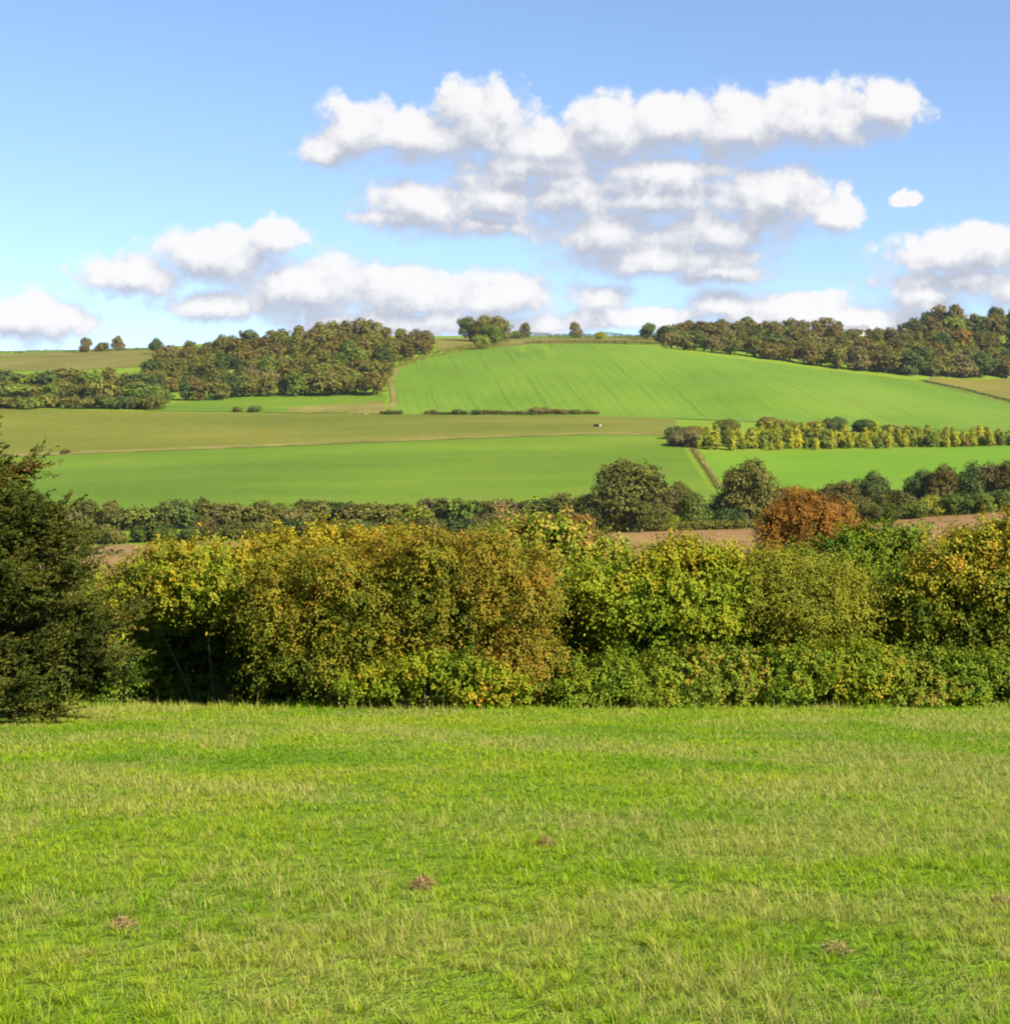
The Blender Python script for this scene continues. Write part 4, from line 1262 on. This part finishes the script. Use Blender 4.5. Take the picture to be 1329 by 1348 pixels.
def cloud_field():
    g = bpy.data.node_groups.new('cloud_field', 'ShaderNodeTree')
    g.interface.new_socket('Vector', in_out='INPUT', socket_type='NodeSocketVector')
    g.interface.new_socket('Value', in_out='OUTPUT', socket_type='NodeSocketFloat')
    gi, gout = g.nodes.new('NodeGroupInput'), g.nodes.new('NodeGroupOutput')
    warp = nd(g, 'ShaderNodeTexNoise')
    warp.inputs['Scale'].default_value = 38.0
    warp.inputs['Detail'].default_value = 6
    warp.inputs['Roughness'].default_value = 0.6
    g.links.new(gi.outputs[0], warp.inputs['Vector'])
    wv = nd(g, 'ShaderNodeVectorMath', operation='MULTIPLY_ADD')
    g.links.new(warp.outputs['Color'], wv.inputs[0])
    wv.inputs[1].default_value = (0.022, 0.015, 0)
    g.links.new(gi.outputs[0], wv.inputs[2])
    cur = None
    for px, py, rx, ry in CLOUDS:
        ax, ay = (px - CX) / FPX + 0.014, (HOR - py) / FPX + 0.0075
        v = nd(g, 'ShaderNodeVectorMath', operation='MULTIPLY_ADD')
        g.links.new(wv.outputs[0], v.inputs[0])
        v.inputs[1].default_value = (FPX / rx, FPX / ry, 0)
        v.inputs[2].default_value = (-ax * FPX / rx, -ay * FPX / ry, 0)
        ln = nd(g, 'ShaderNodeVectorMath', operation='LENGTH')
        g.links.new(v.outputs[0], ln.inputs[0])
        cur = ln.outputs['Value'] if cur is None else math_n(g, 'SMOOTH_MIN', cur, ln.outputs['Value'], 0.28)
    # billows: rounded cells at several sizes, pushed about by a fine noise
    wv2 = nd(g, 'ShaderNodeVectorMath', operation='MULTIPLY_ADD')
    fine = nd(g, 'ShaderNodeTexNoise')
    fine.inputs['Scale'].default_value = 110.0
    fine.inputs['Detail'].default_value = 4
    g.links.new(gi.outputs[0], fine.inputs['Vector'])
    g.links.new(fine.outputs['Color'], wv2.inputs[0])
    wv2.inputs[1].default_value = (0.012, 0.010, 0)
    g.links.new(gi.outputs[0], wv2.inputs[2])
    big = nd(g, 'ShaderNodeTexVoronoi', voronoi_dimensions='2D', feature='F1')
    big.normalize = True
    big.inputs['Scale'].default_value = 44.0
    big.inputs['Detail'].default_value = 3.0
    big.inputs['Roughness'].default_value = 0.55
    big.inputs['Lacunarity'].default_value = 2.1
    g.links.new(wv2.outputs[0], big.inputs['Vector'])
    f = math_n(g, 'SUBTRACT', 1.20, cur)
    f = math_n(g, 'MULTIPLY_ADD', math_n(g, 'SUBTRACT', 0.36, big.outputs['Distance']), 1.25, f)
    g.links.new(f, gout.inputs[0])
    return g


tc = nd(nt, 'ShaderNodeTexCoord')
sp = nd(nt, 'ShaderNodeSeparateXYZ')
nt.links.new(tc.outputs['Generated'], sp.inputs[0])
az = math_n(nt, 'ARCTAN2', sp.outputs[0], sp.outputs[1])
el = math_n(nt, 'ARCSINE', sp.outputs[2])
cv = nd(nt, 'ShaderNodeCombineXYZ')
nt.links.new(az, cv.inputs[0])
nt.links.new(el, cv.inputs[1])
grp = cloud_field()
g1 = nd(nt, 'ShaderNodeGroup')
g1.node_tree = grp
nt.links.new(cv.outputs[0], g1.inputs[0])
ofs = nd(nt, 'ShaderNodeVectorMath', operation='ADD')
nt.links.new(cv.outputs[0], ofs.inputs[0])
ofs.inputs[1].default_value = (0.005, 0.014, 0)
g2 = nd(nt, 'ShaderNodeGroup')
g2.node_tree = grp
nt.links.new(ofs.outputs[0], g2.inputs[0])
lit = math_n(nt, 'SUBTRACT', g1.outputs[0], g2.outputs[0])
sh = nd(nt, 'ShaderNodeMapRange', interpolation_type='SMOOTHSTEP')
sh.inputs[1].default_value, sh.inputs[2].default_value = -0.38, 0.66
nt.links.new(lit, sh.inputs[0])
# sunlit edges are crisp, shaded edges fray out
soft = math_n(nt, 'MULTIPLY_ADD', sh.outputs[0], -0.50, 0.92)
al = nd(nt, 'ShaderNodeMapRange', interpolation_type='SMOOTHSTEP')
nt.links.new(math_n(nt, 'DIVIDE', math_n(nt, 'ADD', g1.outputs[0], 0.05), soft), al.inputs[0])
alpha = math_n(nt, 'MULTIPLY', al.outputs[0], 0.97)
ccol = mixc(nt, sh.outputs[0], (0.52, 0.555, 0.65), (1.0, 0.985, 0.98))  # cloud light and shade painted into the sky colour
bc = nd(nt, 'ShaderNodeBackground')
bc.inputs[1].default_value = CLOUD_STR
nt.links.new(ccol, bc.inputs[0])
mx = nd(nt, 'ShaderNodeMixShader')
nt.links.new(alpha, mx.inputs[0])
nt.links.new(bg.outputs[0], mx.inputs[1])
nt.links.new(bc.outputs[0], mx.inputs[2])
nt.links.new(mx.outputs[0], out.inputs[0])
w.cycles.sampling_method = 'MANUAL'
w.cycles.sample_map_resolution = 512

sl = bpy.data.lights.new('sun', 'SUN')
sl.energy = 5.0
sl.angle = R(0.53)
sl.color = (1.0, 0.93, 0.82)
so = link(bpy.data.objects.new('sun', sl))
sv = Vector((math.sin(SUN_AZ) * math.cos(SUN_EL), math.cos(SUN_AZ) * math.cos(SUN_EL), math.sin(SUN_EL)))
so.rotation_euler = sv.to_track_quat('Z', 'Y').to_euler()
so.location = (60, -20, 60)

# ------------------------------------------------------------------ air
hm = bpy.data.materials.new('haze')
hm.use_nodes = True
hm.node_tree.nodes.clear()
ho = hm.node_tree.nodes.new('ShaderNodeOutputMaterial')
hv = hm.node_tree.nodes.new('ShaderNodeVolumePrincipled')
hv.inputs['Color'].default_value = (0.72, 0.83, 1.0, 1)
hv.inputs['Density'].default_value = 0.000016
hm.node_tree.links.new(hv.outputs[0], ho.inputs['Volume'])
hz = add('haze', mesh_from('haze', *box(-3100, 3100, -60, 6100, float(GZ.min()) - 1, max(float(GZ.max()), 0) + 40), hm))
hz['kind'] = 'stuff'
hz['label'] = 'thin pale haze over the valley and hills'
hz['category'] = 'haze'

# ------------------------------------------------------------------ camera, view
cam = bpy.data.cameras.new('camera')
cam.sensor_fit = 'HORIZONTAL'
cam.sensor_width = 36
cam.lens = 36 * FPX / W_PX
cam.shift_y = -(1348 / 2 - HOR) / W_PX
cam.clip_start = 0.1
cam.clip_end = 20000
co = link(bpy.data.objects.new('camera', cam))
co.location = (0, 0, 0)
co.rotation_euler = (R(90), 0, 0)
sc.camera = co
vs = sc.view_settings
sc.display_settings.display_device = 'sRGB'
vs.view_transform = 'Standard'
vs.look = 'None'
vs.exposure = 1.75
vs.gamma = 1
cy = sc.cycles
cy.max_bounces = 5
cy.diffuse_bounces = 3
cy.transmission_bounces = 3
cy.glossy_bounces = 1
cy.transparent_max_bounces = 4
cy.use_denoising = True
cy.filter_width = 2.0
cy.use_adaptive_sampling = True
cy.adaptive_threshold = 0.015
